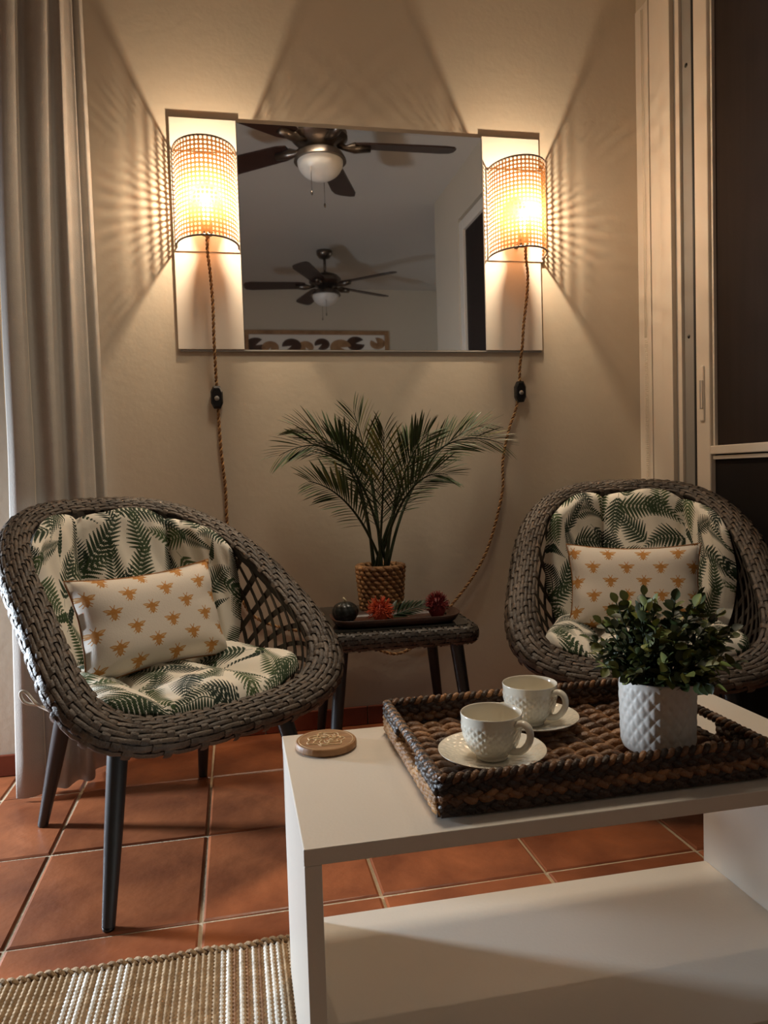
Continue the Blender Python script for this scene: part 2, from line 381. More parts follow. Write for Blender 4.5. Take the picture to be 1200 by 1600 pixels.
# right wall: pilaster, lintel, glazed sliding door
b = MB(); b.box((XR, -0.21, -0.1), (XR + 0.16, 0.33, ZC)); b.box((XR, 0.33, 2.46), (XR + 0.16, YW, ZC)); b.box((XR + 0.09, 2.2, -0.1), (XR + 0.16, YW, 2.46))
struct('wall_right', b, M['wall'])
b = MB()
for y0, y1, x0 in ((2.395, 2.475, XR - 0.004), (2.330, 2.393, XR - 0.001), (2.268, 2.328, XR - 0.004)):
    b.box((x0, y0, 0.0), (XR + 0.09, y1, 2.46), 0.002)
struct('trim_1', b, M['trim'])
b = MB(); b.box((XR + 0.012, 2.212, 0), (XR + 0.09, 2.267, 2.46)); struct('trim_2', b, M['trim_grey'])
b = MB(); b.box((XR - 0.004, 2.215, 0), (XR + 0.03, 2.236, 2.46), 0.002); struct('trim_3', b, M['trim'])
b = MB(); b.box((XR + 0.006, 2.160, 0), (XR + 0.09, 2.213, 2.46)); jamb = struct('trim_4', b, M['trim_grey'])
for z in (1.113 + 0.158, 2.13):
    p = MB(); p.lathe([(0.0, 0.003), (0.006, 0.002), (0.007, 0)], 10); o = p.build('screw', M['black'], jamb); o.location = (XR + 0.006, 2.19, z); o.rotation_euler = (0, -PI / 2, 0)
d = MB(); d.box((XR + 0.004, 2.083, 0.03), (XR + 0.05, 2.152, 2.44), 0.004); d.box((XR + 0.004, 0.33, 0.03), (XR + 0.05, 0.41, 2.44), 0.004)
d.box((XR + 0.004, 0.41, 0.03), (XR + 0.05, 2.083, 0.10), 0.004); d.box((XR + 0.004, 0.41, 2.37), (XR + 0.05, 2.083, 2.44), 0.004); d.box((XR + 0.004, 0.41, 0.884), (XR + 0.05, 2.083, 0.911), 0.003)
door = struct('door_1', d, M['trim'])
for z0, z1 in ((0.10, 0.884), (0.911, 2.37)):
    p = MB(); p.box((XR + 0.026, 0.41, z0), (XR + 0.032, 2.083, z1)); p.build('pane', M['glass'], door, False)
for z0, z1, m_ in ((0.10, 0.884, 'screen_low'), (0.911, 2.37, 'screen')):
    p = MB(); p.box((XR + 0.0225, 0.41, z0), (XR + 0.024, 2.083, z1)); p.build('insect_screen', M[m_], door, False)
g = MB(); g.box((XR + 0.012, 2.070, 0.911), (XR + 0.04, 2.079, 2.37), 0.002); g.box((XR + 0.012, 0.41, 0.868), (XR + 0.04, 2.08, 0.880), 0.002); g.build('glazing_bead', M['trim'], door, False)
g = MB(); g.box((XR + 0.003, 2.1515, 0.03), (XR + 0.05, 2.160, 2.44)); g.build('gasket', M['gasket'], door, False)
h = MB(); h.box((XR - 0.002, 2.106, 0.99), (XR + 0.006, 2.128, 1.165), 0.004); h.box((XR - 0.006, 2.108, 1.03), (XR, 2.114, 1.12), 0.002); hd = h.build('handle', M['trim'], door, False)
h = MB(); h.box((XR - 0.0035, 2.115, 1.03), (XR - 0.001, 2.123, 1.12)); h.build('slot', M['trim_grey'], hd, False)
b = MB(); b.box((XR + 0.075, 0.34, 0.02), (XR + 0.088, 2.17, 2.43)); b.build('outer_shutter', M['shutter'], door, False)
b = MB(); b.box((XR + 0.1, 0.3, -0.1), (XR + 0.16, 2.22, 2.5)); struct('wall_right_outer', b, M['shutter'])
# bead chain of a blind on the white trim
t = thing('blind_bead_chain', 'white bead chain loop hanging on the white trim beside the glass door', 'chain', (XR - 0.010, 2.425, 0.55))
c = MB(); c.tube([(XR - 0.010, 2.425, 2.44), (XR - 0.010, 2.425, 1.31)], 0.0012, 5); c.tube([(XR - 0.010, 2.417, 2.44), (XR - 0.010, 2.417, 1.31)], 0.0012, 5); c.build('cord', M['hem'], t, world=True)
c = MB()
for k in range(100):
    for y in (2.425, 2.413):
        z = 1.30 - k * 0.0075; x = XR - 0.010; r = 0.0026
        c.add([(x + r, y, z), (x - r, y, z), (x, y + r, z), (x, y - r, z), (x, y, z + r), (x, y, z - r)], [(0, 2, 4), (2, 1, 4), (1, 3, 4), (3, 0, 4), (2, 0, 5), (1, 2, 5), (3, 1, 5), (0, 3, 5)])
bd = c.build('beads', M['hem'], t, world=True); bd['kind'] = 'stuff'
# baseboards of red tile
def baseboard(name, x0, x1, y, n):
    p = bpy.data.objects.new(name, None); COL.objects.link(p); p['kind'] = 'structure'
    st = (x1 - x0) / n
    for k in range(n):
        q = MB(); q.box((x0 + k * st + 0.0015, y - 0.011, 0.001), (x0 + (k + 1) * st - 0.0015, y - 0.0005, 0.064), 0.003); q.build('tile', M['base_tile'], p, False)
baseboard('baseboard_back', -0.62, XR - 0.01, YW, 6)
baseboard('baseboard_left', -1.79, -0.64, 2.33, 6)
t = thing('wall_outlet', 'beige wall outlet plate low on the back wall behind the side table', 'outlet', (0.262, YW, 0.34))
b = MB(); b.box((0.225, YW - 0.009, 0.30), (0.30, YW - 0.0005, 0.376), 0.003); b.build('plate', M['outlet'], t, False, world=True)
b = MB(); b.lathe([(0.0, 0.002), (0.018, 0.002), (0.02, 0.0)], 16); o = b.build('socket', M['trim_grey'], t); o.matrix_local = Matrix.Translation((0, -0.0095, 0)) @ Matrix.Rotation(PI / 2, 4, 'X')

# ------------------------------------------------------------------ curtain
t = thing('curtain', 'floor length pale linen curtain hanging in folds left of the mirror', 'curtain', (-0.5, 2.18, 0))
base = [(-0.598, 2.085), (-0.57, 2.078), (-0.535, 2.098), (-0.524, 2.125), (-0.505, 2.128), (-0.478, 2.118), (-0.467, 2.150), (-0.455, 2.17), (-0.430, 2.150), (-0.416, 2.165), (-0.418, 2.20), (-0.425, 2.235), (-0.405, 2.255), (-0.392, 2.27), (-0.40, 2.30), (-0.372, 2.295), (-0.365, 2.315)]
top = [(-0.520, 2.11), (-0.505, 2.09), (-0.488, 2.105), (-0.484, 2.14), (-0.478, 2.15), (-0.455, 2.135), (-0.425, 2.14), (-0.418, 2.17), (-0.405, 2.175), (-0.398, 2.165), (-0.394, 2.19), (-0.400, 2.22), (-0.392, 2.235), (-0.385, 2.24), (-0.392, 2.27), (-0.372, 2.262), (-0.368, 2.29)]
B = [p for p in smoothpath([(x * 1.016, y * 1.016, 0) for x, y in base], 5)]; T = [p for p in smoothpath([(x * 1.016, y * 1.016, 0) for x, y in top], 5)]
NZ = 26; zt, zb = 2.47, 0.012
def cur(i, j):
    u = j / (NZ - 1); w = u ** 0.8; p = T[i].lerp(B[i], w); z = zt + (zb - zt) * u
    bul = 0.012 * math.sin(PI * min(1, u * 1.6)) * (1 - i / len(B))
    return (p.x - bul, p.y + 0.0015 * math.sin(u * 9 + i * 0.3), z)
mb = MB(); mb.grid(cur, len(B), NZ); o = mb.build('cloth', M['curtain'], t, world=True)
md = o.modifiers.new('thick', 'SOLIDIFY'); md.thickness = 0.003
i0 = 13
mb = MB(); mb.tube([Vector(cur(i0, j)) + Vector((-0.002, -0.004, 0)) for j in range(NZ)], 0.0022, 6); mb.build('hem', M['hem'], t, world=True)
t = thing('curtain_rod', 'dark curtain rod at the top of the linen curtain', 'rod', (-0.45, 2.18, 2.49))
mb = MB(); mb.tube([(-0.56, 2.02, 2.485), (-0.36, 2.33, 2.485)], 0.011, 10); mb.build('bar', M['black'], t, world=True)
mb = MB(); mb.tube([(-0.40, 2.27, 2.485), (-0.42, 2.475, 2.50)], 0.007, 8); mb.build('bracket', M['black'], t, world=True)

# ------------------------------------------------------------------ mirror
MY = 2.4735
t = thing('wall_mirror', 'wide wall mirror with white lacquered panels at both ends', 'mirror', (0.465, YW, 1.27))
b = MB(); b.box((-0.150, MY + 0.0002, 1.275), (1.079, YW - 0.0002, 1.99)); b.build('backing', M['edge'], t, False, world=True)
b = MB(); b.box((-0.156, MY - 0.0085, 1.271), (0.052, MY, 1.997), 0.002); b.build('side_panel', M['lacquer'], t, False, world=True)
b = MB(); b.box((0.876, MY - 0.0085, 1.271), (1.083, MY, 1.997), 0.002); b.build('side_panel', M['lacquer'], t, False, world=True)
b = MB(); b.box((0.0535, MY - 0.004, 1.272), (0.8745, MY, 1.992)); b.build('mirror_glass', M['mirror'], t, False, world=True)
b = MB(); b.box((-0.15, MY - 0.006, 1.265), (1.08, MY, 1.2705), 0.001); b.build('bottom_rail', M['trim_grey'], t, False, world=True)

# ------------------------------------------------------------------ sconces
def sconce(cx, z0, z1, label, cordpts, sw):
    yb = MY - 0.0095; A = 0.096; D = 0.135
    t = thing('wall_sconce', label, 'lamp', (cx, yb, z0), 0, 'cane shade plug-in wall lamps')
    H = z1 - z0; NC, NR = 28, 22
    # arc-length table of the half ellipse with short straight sides
    cur = [(A * math.cos(PI - PI * k / 200), -0.012 - (D - 0.012) * math.sin(PI * k / 200)) for k in range(201)]
    cur = [(-A, -0.001)] + cur + [(A, -0.001)]
    Ls = [0.0]
    for k in range(1, len(cur)): Ls.append(Ls[-1] + math.dist(cur[k], cur[k - 1]))
    def at(s):
        s = max(0, min(1, s)) * Ls[-1]; k = 0
        lo, hi = 0, len(Ls) - 1
        while hi - lo > 1:
            md_ = (lo + hi) // 2
            if Ls[md_] <= s: lo = md_
            else: hi = md_
        q = (s - Ls[lo]) / max(1e-9, Ls[hi] - Ls[lo]); return (cur[lo][0] + (cur[hi][0] - cur[lo][0]) * q, cur[lo][1] + (cur[hi][1] - cur[lo][1]) * q)
    mb = MB(); n0 = 0
    for i in range(NC):
        for j in range(NR):
            vs = []
            for (a, c_) in ((0, 0), (.5, 0), (1, 0), (1, .5), (1, 1), (.5, 1), (0, 1), (0, .5)):
                x, y = at((i + a) / NC); vs.append((x, y, (j + c_) / NR * H))
            for q in range(8):
                an = (-135 + 45 * q) * PI / 180; rr = 0.355
                x, y = at((i + .5 + rr * math.cos(an)) / NC); vs.append((x, y, (j + .5 + rr * math.sin(an)) / NR * H))
            mb.add(vs, [(q, (q + 1) % 8, 8 + (q + 1) % 8, 8 + q) for q in range(8)])
    sh = mb.build('lamp_shade', M['cane'], t, True, fixn=False); sh['kind'] = 'stuff'
    for z in (0.0, H):
        e = MB(); e.tube([(x, y - 0.001, z) for x, y in [at(k / 40) for k in range(41)]], 0.0032, 6); e.build('rim', M['cane_rim'], sh)
    e = MB(); e.box((-A - 0.004, -0.003, -0.012), (A + 0.004, 0.0015, H + 0.004), 0.001); e.build('back_plate', M['lacquer'], t, False)
    by = -0.072
    e = MB(); e.lathe([(0, 0.018), (0.017, 0.018), (0.018, 0.03), (0.018, 0.058), (0.014, 0.07), (0, 0.07)], 16, (0, by, 0)); so = e.build('socket', M['brass'], t)
    e = MB(); e.box((-0.006, by, 0.03), (0.006, -0.002, 0.04)); e.build('socket_arm', M['brass'], t, False)
    e = MB(); e.lathe([(0.006, 0.0), (0.011, 0.012), (0.017, 0.03), (0.019, 0.045), (0.015, 0.062), (0.007, 0.072), (0.0, 0.074)], 16, (0, by, 0.07)); bl = e.build('bulb', M['bulb'], t)
    bl.visible_shadow = True
    ld = bpy.data.lights.new('lamp_light', 'POINT'); ld.energy = LAMP_W; ld.color = (1.0, 0.785, 0.55); ld.shadow_soft_size = 0.009
    lo = bpy.data.objects.new('lamp_light', ld); COL.objects.link(lo); lo.parent = t; lo.location = (0, by - 0.024, 0.118)
    # twisted cord, two plies
    P = resample(smoothpath(cordpts, 10), 0.0025); s = 0.0
    for ph, m_ in ((0, M['jute']), (PI, M['jute_dark'])):
        pts = []; s = 0
        for k, p in enumerate(P):
            q = P[min(k + 1, len(P) - 1)]; o_ = P[max(k - 1, 0)]; tg = (q - o_).normalized(); n1 = tg.cross(Vector((0, 1, 0)));
            if n1.length < 0.05: n1 = tg.cross(Vector((1, 0, 0)))
            n1.normalize(); n2 = tg.cross(n1)
            if k: s += (p - P[k - 1]).length
            a = 2 * PI * s / 0.024 + ph; pts.append(p + (n1 * math.cos(a) + n2 * math.sin(a)) * 0.0027)
        e = MB(); e.tube(pts, 0.0029, 6); e.build('cord', m_, t, world=True)
    e = MB(); w, h = 0.019, 0.036
    prof = [(-w, -h * .5), (-w, h * .5), (-w * .55, h), (w * .55, h), (w, h * .5), (w, -h * .5), (w * .55, -h), (-w * .55, -h)]
    vs = []
    for y, sc in ((-0.011, 0.8), (-0.007, 1), (0.009, 1), (0.011, 0.9)):
        vs += [(sw[0] + x * sc, sw[1] + y, sw[2] + z * sc) for x, z in prof]
    fs = [(a * 8 + q, a * 8 + (q + 1) % 8, a * 8 + 8 + (q + 1) % 8, a * 8 + 8 + q) for a in range(3) for q in range(8)] + [tuple(range(8)), tuple(range(24, 32))]
    e.add(vs, fs); s_ = e.build('switch', M['black'], t, False, world=True)
    e = MB(); e.lathe([(0.0, 0.004), (0.006, 0.004), (0.008, 0.0)], 14); o = e.build('dial', M['trim_grey'], s_); o.matrix_local = Matrix.Translation(Vector((sw[0], sw[1] - 0.011, sw[2] - 0.004)) - Vector((cx, yb, z0))) @ Matrix.Rotation(PI / 2, 4, 'X')
    return t
sconce(-0.050, 1.591, 1.885, 'lit half-round cane wall lamp on the mirror panel next to the curtain',
       [(-0.05, 2.373, 1.612), (-0.051, 2.40, 1.56), (-0.046, 2.418, 1.50), (-0.042, 2.427, 1.404), (-0.043, 2.43, 1.30), (-0.042, 2.45, 1.20), (-0.041, 2.463, 1.14), (-0.036, 2.463, 0.955), (-0.027, 2.463, 0.83), (-0.026, 2.463, 0.726), (-0.02, 2.463, 0.60), (0.03, 2.463, 0.42), (0.15, 2.463, 0.35), (0.25, 2.458, 0.34)], (-0.042, 2.458, 1.117))
sconce(0.989, 1.589, 1.882, 'lit half-round cane wall lamp on the mirror panel nearest the glass door',
       [(0.989, 2.373, 1.61), (1.0, 2.40, 1.57), (1.014, 2.42, 1.52), (1.012, 2.427, 1.45), (0.998, 2.427, 1.35), (0.993, 2.43, 1.28), (0.992, 2.455, 1.21), (0.992, 2.463, 1.132), (0.975, 2.463, 1.06), (0.951, 2.463, 0.999), (0.925, 2.463, 0.888), (0.92, 2.463, 0.776), (0.868, 2.463, 0.599), (0.807, 2.463, 0.49), (0.73, 2.463, 0.398), (0.66, 2.463, 0.32), (0.593, 2.463, 0.262), (0.525, 2.463, 0.237), (0.458, 2.463, 0.257), (0.38, 2.463, 0.30), (0.28, 2.458, 0.335)], (0.993, 2.458, 1.127))

# ------------------------------------------------------------------ chairs
PO = dict(a=.340, tap=-.052, nf=3.35, nb=3.0, yf=.341, yb=-.388, zf=.343, zb=.811, kz=-.004, ky=.103)
PI_ = dict(a=.269, tap=-.043, nf=3.6, nb=3.2, yf=.277, yb=-.337, zf=.378, zb=.780, kz=-.002, ky=.100)
def rimpt(p, t):
    c, s = math.cos(t), math.sin(t); n = p['nb'] if s > 0 else p['nf']
    x = math.copysign(abs(c) ** (2 / n), c); d = math.copysign(abs(s) ** (2 / n), s)
    y = (p['yf'] + p['yb']) / 2 - (p['yf'] - p['yb']) / 2 * d + p['ky'] * (1 - d * d)
    z = (p['zf'] + p['zb']) / 2 + (p['zb'] - p['zf']) / 2 * d + p['kz'] * (1 - d * d)
    return Vector((p['a'] * x * (1 + p['tap'] * d), -y, z))   # local front is -y
# even arc-length parameter along the rim
_K = 2400; _ts = [2 * PI * k / _K for k in range(_K + 1)]; _mid = [(rimpt(PO, t) + rimpt(PI_, t)) / 2 for t in _ts]
_L = np.concatenate([[0], np.cumsum([(_mid[k + 1] - _mid[k]).length for k in range(_K)])]); RIML = float(_L[-1])
def tt(s): return float(np.interp((s % 1.0) * RIML, _L, _ts))
def frame(s):
    t = tt(s); o = rimpt(PO, t); i = rimpt(PI_, t); m1 = (rimpt(PO, tt(s + .004)) + rimpt(PI_, tt(s + .004))) / 2; m0 = (rimpt(PO, tt(s - .004)) + rimpt(PI_, tt(s - .004))) / 2
    Tn = (m1 - m0).normalized(); Wd = (o - i); N = Tn.cross(Wd).normalized()
    if N.z - N.y * 1.2 < 0: N = -N
    return o, i, Wd, N
def band(s, v, h=0.0, fr=None):
    o, i, Wd, N = fr or frame(s)
    if v < 0: p = i + N * (0.03 * v * 3); nn = (N * 0.2 - Wd.normalized()).normalized()
    elif v <= 1: p = i + Wd * v + N * (0.010 * math.sin(PI * v)); nn = (N + Wd.normalized() * (-0.35 * math.cos(PI * v))).normalized()
    else: p = o + Wd.normalized() * (0.006 * math.sin((v - 1) * PI / 0.35)) - N * ((v - 1) * 0.11); nn = (Wd.normalized() + N * (1.2 - v)).normalized()
    return p + nn * h
def seat_edge(t):
    c, s = math.cos(t), math.sin(t); n = 2.6
    return Vector((0.235 * math.copysign(abs(c) ** (2 / n), c), (0.215 if s > 0 else 0.235) * math.copysign(abs(s) ** (2 / n), s) - 0.015, 0.325))
def wall(t, r, off=0.0):
    a = rimpt(PI_, t); b = seat_edge(t); p = a.lerp(b, r)
    out = Vector((p.x, p.y - 0.0, 0)); out = out.normalized() if out.length > 1e-6 else Vector((0, 0, 0))
    hgt = (a - b).length
    bul = 0.12 * hgt * math.sin(PI * min(1, r) ** 0.9)
    return p + out * (bul + off) + Vector((0, 0, -0.35 * bul * (1 - r)))
def make_chair():
    t = thing('rattan_armchair', '', 'chair')
    # rim core
    ns = 160; core = MB(); fr = [frame(k / ns) for k in range(ns)]
    vv = [-0.12, 0.0, 0.2, 0.4, 0.6, 0.8, 1.0, 1.12, 1.3]
    def cp(i, j):
        o, inn, Wd, N = fr[i]
        if j < len(vv): return band(0, vv[j], -0.003, fr[i])
        q = j - len(vv); return (o if q == 0 else inn) - N * 0.03 - (Wd.normalized() * (0.012 if q == 0 else -0.008))
    core.grid(cp, ns, len(vv) + 2, True, True)
    rim = core.build('rim', M['rattan_core'], t)
    NCR = 108; NL = 7; amp = 0.0025
    ph = lambda i, j: (i + 2 * j) % 3
    # longitudinal strands
    for j in range(NL + 2):
        vc = (j + 0.5) / NL; hw = 0.39 / NL; mb = MB(); nS = NCR * 2; rows = []
        for k in range(nS):
            s = k / nS; f_ = frame(s) if k % 1 == 0 else None
            i = k // 2; hgt = (amp if (k % 2 == 0) else amp * 0.9) if ph(i, j) != 0 else -amp
            if k % 2 == 1: hgt = (hgt + (amp if ph((i + 1) % NCR, j) != 0 else -amp)) / 2
            for e, dh in ((-1, -0.0012), (0, 0.0008), (1, -0.0012)): rows.append(band(s, vc + e * hw, hgt + dh, f_))
        mb.v = [tuple(p) for p in rows]; mb.f = [(k * 3 + e, ((k + 1) % nS) * 3 + e, ((k + 1) % nS) * 3 + e + 1, k * 3 + e + 1) for k in range(nS) for e in (0, 1)]
        mb.build('weave_strand', M['rattan'], rim, fixn=False)
    for i in range(NCR):
        mb = MB(); rows = []; s0 = i / NCR; hw = 0.33 / NCR
        f3 = [frame(s0 - hw), frame(s0), frame(s0 + hw)]; nv = (NL + 2) * 2 + 1
        for q in range(nv):
            v = -0.04 + (1.36) * q / (nv - 1); j = min(NL + 1, max(0, int(v * NL))); hgt = -amp * 0.6 if ph(i, j) != 0 else amp * 1.3
            for e, dh in ((0, -0.0010), (1, 0.0006), (2, -0.0010)): rows.append(band(0, v, hgt + dh, f3[e]))
        mb.v = [tuple(p) for p in rows]; mb.f = [(q * 3 + e, q * 3 + e + 1, q * 3 + 3 + e + 1, q * 3 + 3 + e) for q in range(nv - 1) for e in (0, 1)]
        mb.build('weave_strand', M['rattan'], rim, fixn=False)
    # open diagonal lattice of the bowl
    lat = MB(); lat.tube([seat_edge(2 * PI * k / 72) for k in range(72)], 0.010, 8, closed=True); lo = lat.build('side_lattice', M['lattice'], t)
    NLAT = 30
    for dr in (1, -1):
        for k in range(NLAT):
            s0 = k / NLAT; mb = MB(); rows = []; nq = 13
            for q in range(nq):
                r = q / (nq - 1)
                for e in (-1, 1):
                    s = s0 + dr * 0.135 * r + e * 0.0043 * (1 + 0.25 * r)
                    rows.append(wall(tt(s), r, dr * 0.0022 + 0.002))
            mb.v = [tuple(p) for p in rows] ; n = len(rows)
            out = []
            for q in range(nq):
                for e in (0, 1):
                    p = rows[q * 2 + e]; o_ = Vector((p.x, p.y, -0.1)).normalized(); out.append(tuple(p + o_ * 0.0022))
            mb.v += out
            mb.f = [(q * 2, q * 2 + 1, q * 2 + 3, q * 2 + 2) for q in range(nq - 1)] + [(n + q * 2, n + q * 2 + 2, n + q * 2 + 3, n + q * 2 + 1) for q in range(nq - 1)] + [(q * 2, q * 2 + 2, n + q * 2 + 2, n + q * 2) for q in range(nq - 1)] + [(q * 2 + 1, n + q * 2 + 1, n + q * 2 + 3, q * 2 + 3) for q in range(nq - 1)]
            mb.build('lattice_strip', M['lattice'], lo, False)
    # seat pan
    mb = MB(); nr = 8
    def pan(i, j):
        e = seat_edge(2 * PI * i / 64); c = Vector((0, -0.015, 0.312)); q = j / (nr - 1); p = c.lerp(e, q); p.z = 0.312 + 0.013 * q ** 3; return p
    mb.grid(pan, 64, nr, True); o = mb.build('seat', M['rattan_core'], t); md = o.modifiers.new('thick', 'SOLIDIFY'); md.thickness = 0.014; md.offset = -1
    mb = MB(); mb.tube([Vector((seat_edge(2 * PI * k / 48).x * .9, seat_edge(2 * PI * k / 48).y * .9, 0.292)) for k in range(48)], 0.011, 8, closed=True)
    mb.build('seat_frame', M['leg'], t)
    for (x0, y0, x1, y1) in ((-0.20, -0.185, -0.272, -0.275), (0.195, -0.185, 0.235, -0.285), (-0.18, 0.165, -0.215, 0.27), (0.19, 0.165, 0.222, 0.255)):
        mb = MB(); P0 = Vector((x0, y0, 0.315)); P1 = Vector((x1, y1, 0.004)); mb.tube([P0, P0.lerp(P1, 0.5), P1], [0.0215, 0.018, 0.0125], 16)
        lg = mb.build('leg', M['leg'], t, sharp=40)
        mb = MB(); mb.lathe([(0.0, 0.0), (0.0115, 0.0), (0.012, 0.006), (0, 0.006)], 12, (x1, y1, 0)); mb.build('foot_cap', M['black'], lg)
    return t
def uvgrid(fn, nu, nv, uvfn, cu=False):
    mb = MB(); mb.grid(fn, nu, nv, cu); mb.uv = [uvfn(i, j) for i in range(nu) for j in range(nv)]; return mb
def closed_pad(front, back, nu, nv, uvfn):
    mb = MB(); mb.grid(front, nu, nv); n = len(mb.v); mb.grid(back, nu, nv)
    mb.uv = [uvfn(i, j) for i in range(nu) for j in range(nv)] * 2
    fs = []
    for i in range(nu - 1): fs += [(i * nv, (i + 1) * nv, n + (i + 1) * nv, n + i * nv), (i * nv + nv - 1, (i + 1) * nv + nv - 1, n + (i + 1) * nv + nv - 1, n + i * nv + nv - 1)]
    for j in range(nv - 1): fs += [(j, j + 1, n + j + 1, n + j), ((nu - 1) * nv + j, (nu - 1) * nv + j + 1, n + (nu - 1) * nv + j + 1, n + (nu - 1) * nv + j)]
    mb.f += fs; return mb
def make_back_cushion(uo, vo):
    t = thing('back_cushion', '', 'cushion', group='fern print chair cushions')
    nu, nv = 73, 26; s_a, s_b = 0.085, 0.415
    segs = 3
    def par(i, j):
        u = i / (nu - 1); v = j / (nv - 1); s = s_a + (s_b - s_a) * u; return u, v, tt(s), 0.045 - 0.045 * abs(math.sin(PI * u * 3)) ** 0.6 * (1 - v) + 0.955 * v
    def puff(u, v):
        q = (u * segs) % 1.0 if u < 1 else 1.0
        sg = abs(math.sin(PI * q)) ** 0.42; ed = max(0.0, min(1, math.sin(PI * v))) ** 0.35
        return 0.008 + 0.070 * (0.04 + 0.96 * sg) * ed * (1 if 0 < u < 1 else 0)
    def P(i, j, off):
        u, v, t_, r = par(i, j); p = wall(t_, r * (0.93 if True else 1)); inn = Vector((-p.x, -p.y - 0.05, 0.12)).normalized()
        return p + inn * off + Vector((0, 0, 0.005 * math.sin(u * segs * 2 * PI)))
    mb = closed_pad(lambda i, j: P(i, j, puff(i / (nu - 1), j / (nv - 1)) + 0.003 * math.sin(i * 0.9 + j * 0.6)), lambda i, j: P(i, j, 0.006), nu, nv,
                    lambda i, j: (uo + i / (nu - 1) * 1.45, vo - j / (nv - 1) * 0.85))
    mb.build('cover', M['fern'], t)
    return t
def make_seat_cushion(uo, vo):
    t = thing('seat_cushion', '', 'cushion', group='fern print chair cushions')
    nu, nv = 65, 33; A = 0.268; y0, y1 = -0.288, 0.185
    def XY(i, j):
        u = 2 * i / (nu - 1) - 1; v = 2 * j / (nv - 1) - 1
        x = u * math.sqrt(1 - 0.30 * v * v * v * v); y = v * math.sqrt(1 - 0.42 * u * u)
        return u, v, x * A * (1 - 0.09 * (v + 1)), (y0 + y1) / 2 + y * (y1 - y0) / 2
    def top(i, j):
        u, v, x, y = XY(i, j); ed = (max(0, 1 - u ** 6) * max(0, 1 - v ** 6)) ** 0.5
        a = math.atan2(x, y + 0.62) / 0.16; q = abs(math.sin(PI * (a + 0.5)))
        q = abs(math.sin(PI * ((x / (0.165 + 0.10 * (0.5 - v / 2))) + 0.5)))
        return (x, y, 0.352 + 0.020 * max(0, -v) ** 2 + 0.034 * u * u + 0.066 * ed * (0.30 + 0.70 * q ** 0.6) + 0.0025 * math.sin(i * .8 + j * .5))
    def bot(i, j):
        u, v, x, y = XY(i, j); return (x, y, 0.343 + 0.024 * max(0, -v) ** 2 + 0.030 * u * u)
    mb = closed_pad(top, bot, nu, nv, lambda i, j: (uo + i / (nu - 1) * 1.1, vo + j / (nv - 1) * 0.95))
    mb.build('cover', M['fern'], t)
    mb = MB(); mb.tube(smoothpath([(-0.262, -0.02, 0.36), (-0.285, 0.03, 0.375), (-0.302, 0.05, 0.402), (-0.312, 0.055, 0.400), (-0.305, 0.05, 0.380), (-0.28, 0.04, 0.370)], 6), 0.0035, 6); mb.build('tie', M['tie'], t)
    return t
def make_pillow(uo, vo):
    t = thing('bee_pillow', '', 'pillow', group='bee print lumbar pillows')
    nu, nv = 41, 29; Wd, H = 0.184, 0.125
    def P(i, j, sd):
        u = 2 * i / (nu - 1) - 1; v = 2 * j / (nv - 1) - 1
        x = Wd * u * (1 - 0.085 * (1 - v * v)); z = H * v * (1 - 0.13 * (1 - u * u))
        th = 0.068 * ((1 - u ** 4) * (1 - v ** 4)) ** 0.55
        wr = 0.0035 * math.sin(9 * v + 3 * u) * abs(u) ** 3
        return (x, -sd * (th + wr) , z)
    mb = closed_pad(lambda i, j: P(i, j, 1), lambda i, j: P(i, j, -1), nu, nv, lambda i, j: (uo + i / (nu - 1) * 0.356 / 0.372, vo + j / (nv - 1) * 0.236 / 0.328))
    mb.build('cover', M['bee'], t)
    lp = [P(i, 0, 0) for i in range(nu)] + [P(nu - 1, j, 0) for j in range(1, nv)] + [P(i, nv - 1, 0) for i in range(nu - 2, -1, -1)] + [P(0, j, 0) for j in range(nv - 2, 0, -1)]
    mb = MB(); mb.tube(lp, 0.0024, 6, closed=True); mb.build('piping', M['piping'], t)
    return t
def put(o, loc, rz):
    o.location = loc; o.rotation_euler = (0, 0, rz); ROOTM[o.name] = Matrix.Translation(loc) @ Matrix.Rotation(rz, 4, 'Z')
CH = [((-0.178, 1.834, 0), 0.545), ((1.088, 1.870, 0), -0.436)]
ch0 = make_chair(); ch1 = copy_tree(ch0)
side = ['beside the curtain', 'in front of the glass door']
ch0['label'] = 'grey-brown wicker tub chair beside the curtain with slim charcoal legs'
ch1['label'] = 'grey-brown wicker tub chair near the glass door, partly behind the boxwood pot'
for c_, (l, rz) in zip((ch0, ch1), CH): put(c_, l, rz); c_['group'] = 'wicker tub chairs'
for k, (l, rz) in enumerate(CH):
    bc = make_back_cushion(0.1 + 0.55 * k, 0.9 + 0.3 * k); put(bc, l, rz); bc['label'] = 'fern print padded backrest cushion in the wicker chair ' + side[k]
    sc = make_seat_cushion(0.35 + 0.3 * k, 0.05 + 0.5 * k); put(sc, l, rz); sc['label'] = 'fern print seat pad on the wicker chair ' + side[k]
    pl = make_pillow(0.02 + 0.13 * k, 0.06 * k); R0 = Matrix.Translation(l) @ Matrix.Rotation(rz, 4, 'Z')
    off = Vector((-0.014, 0.035, 0.519)) if k == 0 else Vector((-0.005, 0.035, 0.513))
    mw = R0 @ Matrix.Translation(off) @ Matrix.Rotation((-0.04, 0.0)[k], 4, 'Y') @ Matrix.Rotation(-0.30, 4, 'X')
    pl.matrix_world = mw; pl['label'] = 'white lumbar pillow with golden bees on the wicker chair ' + side[k]

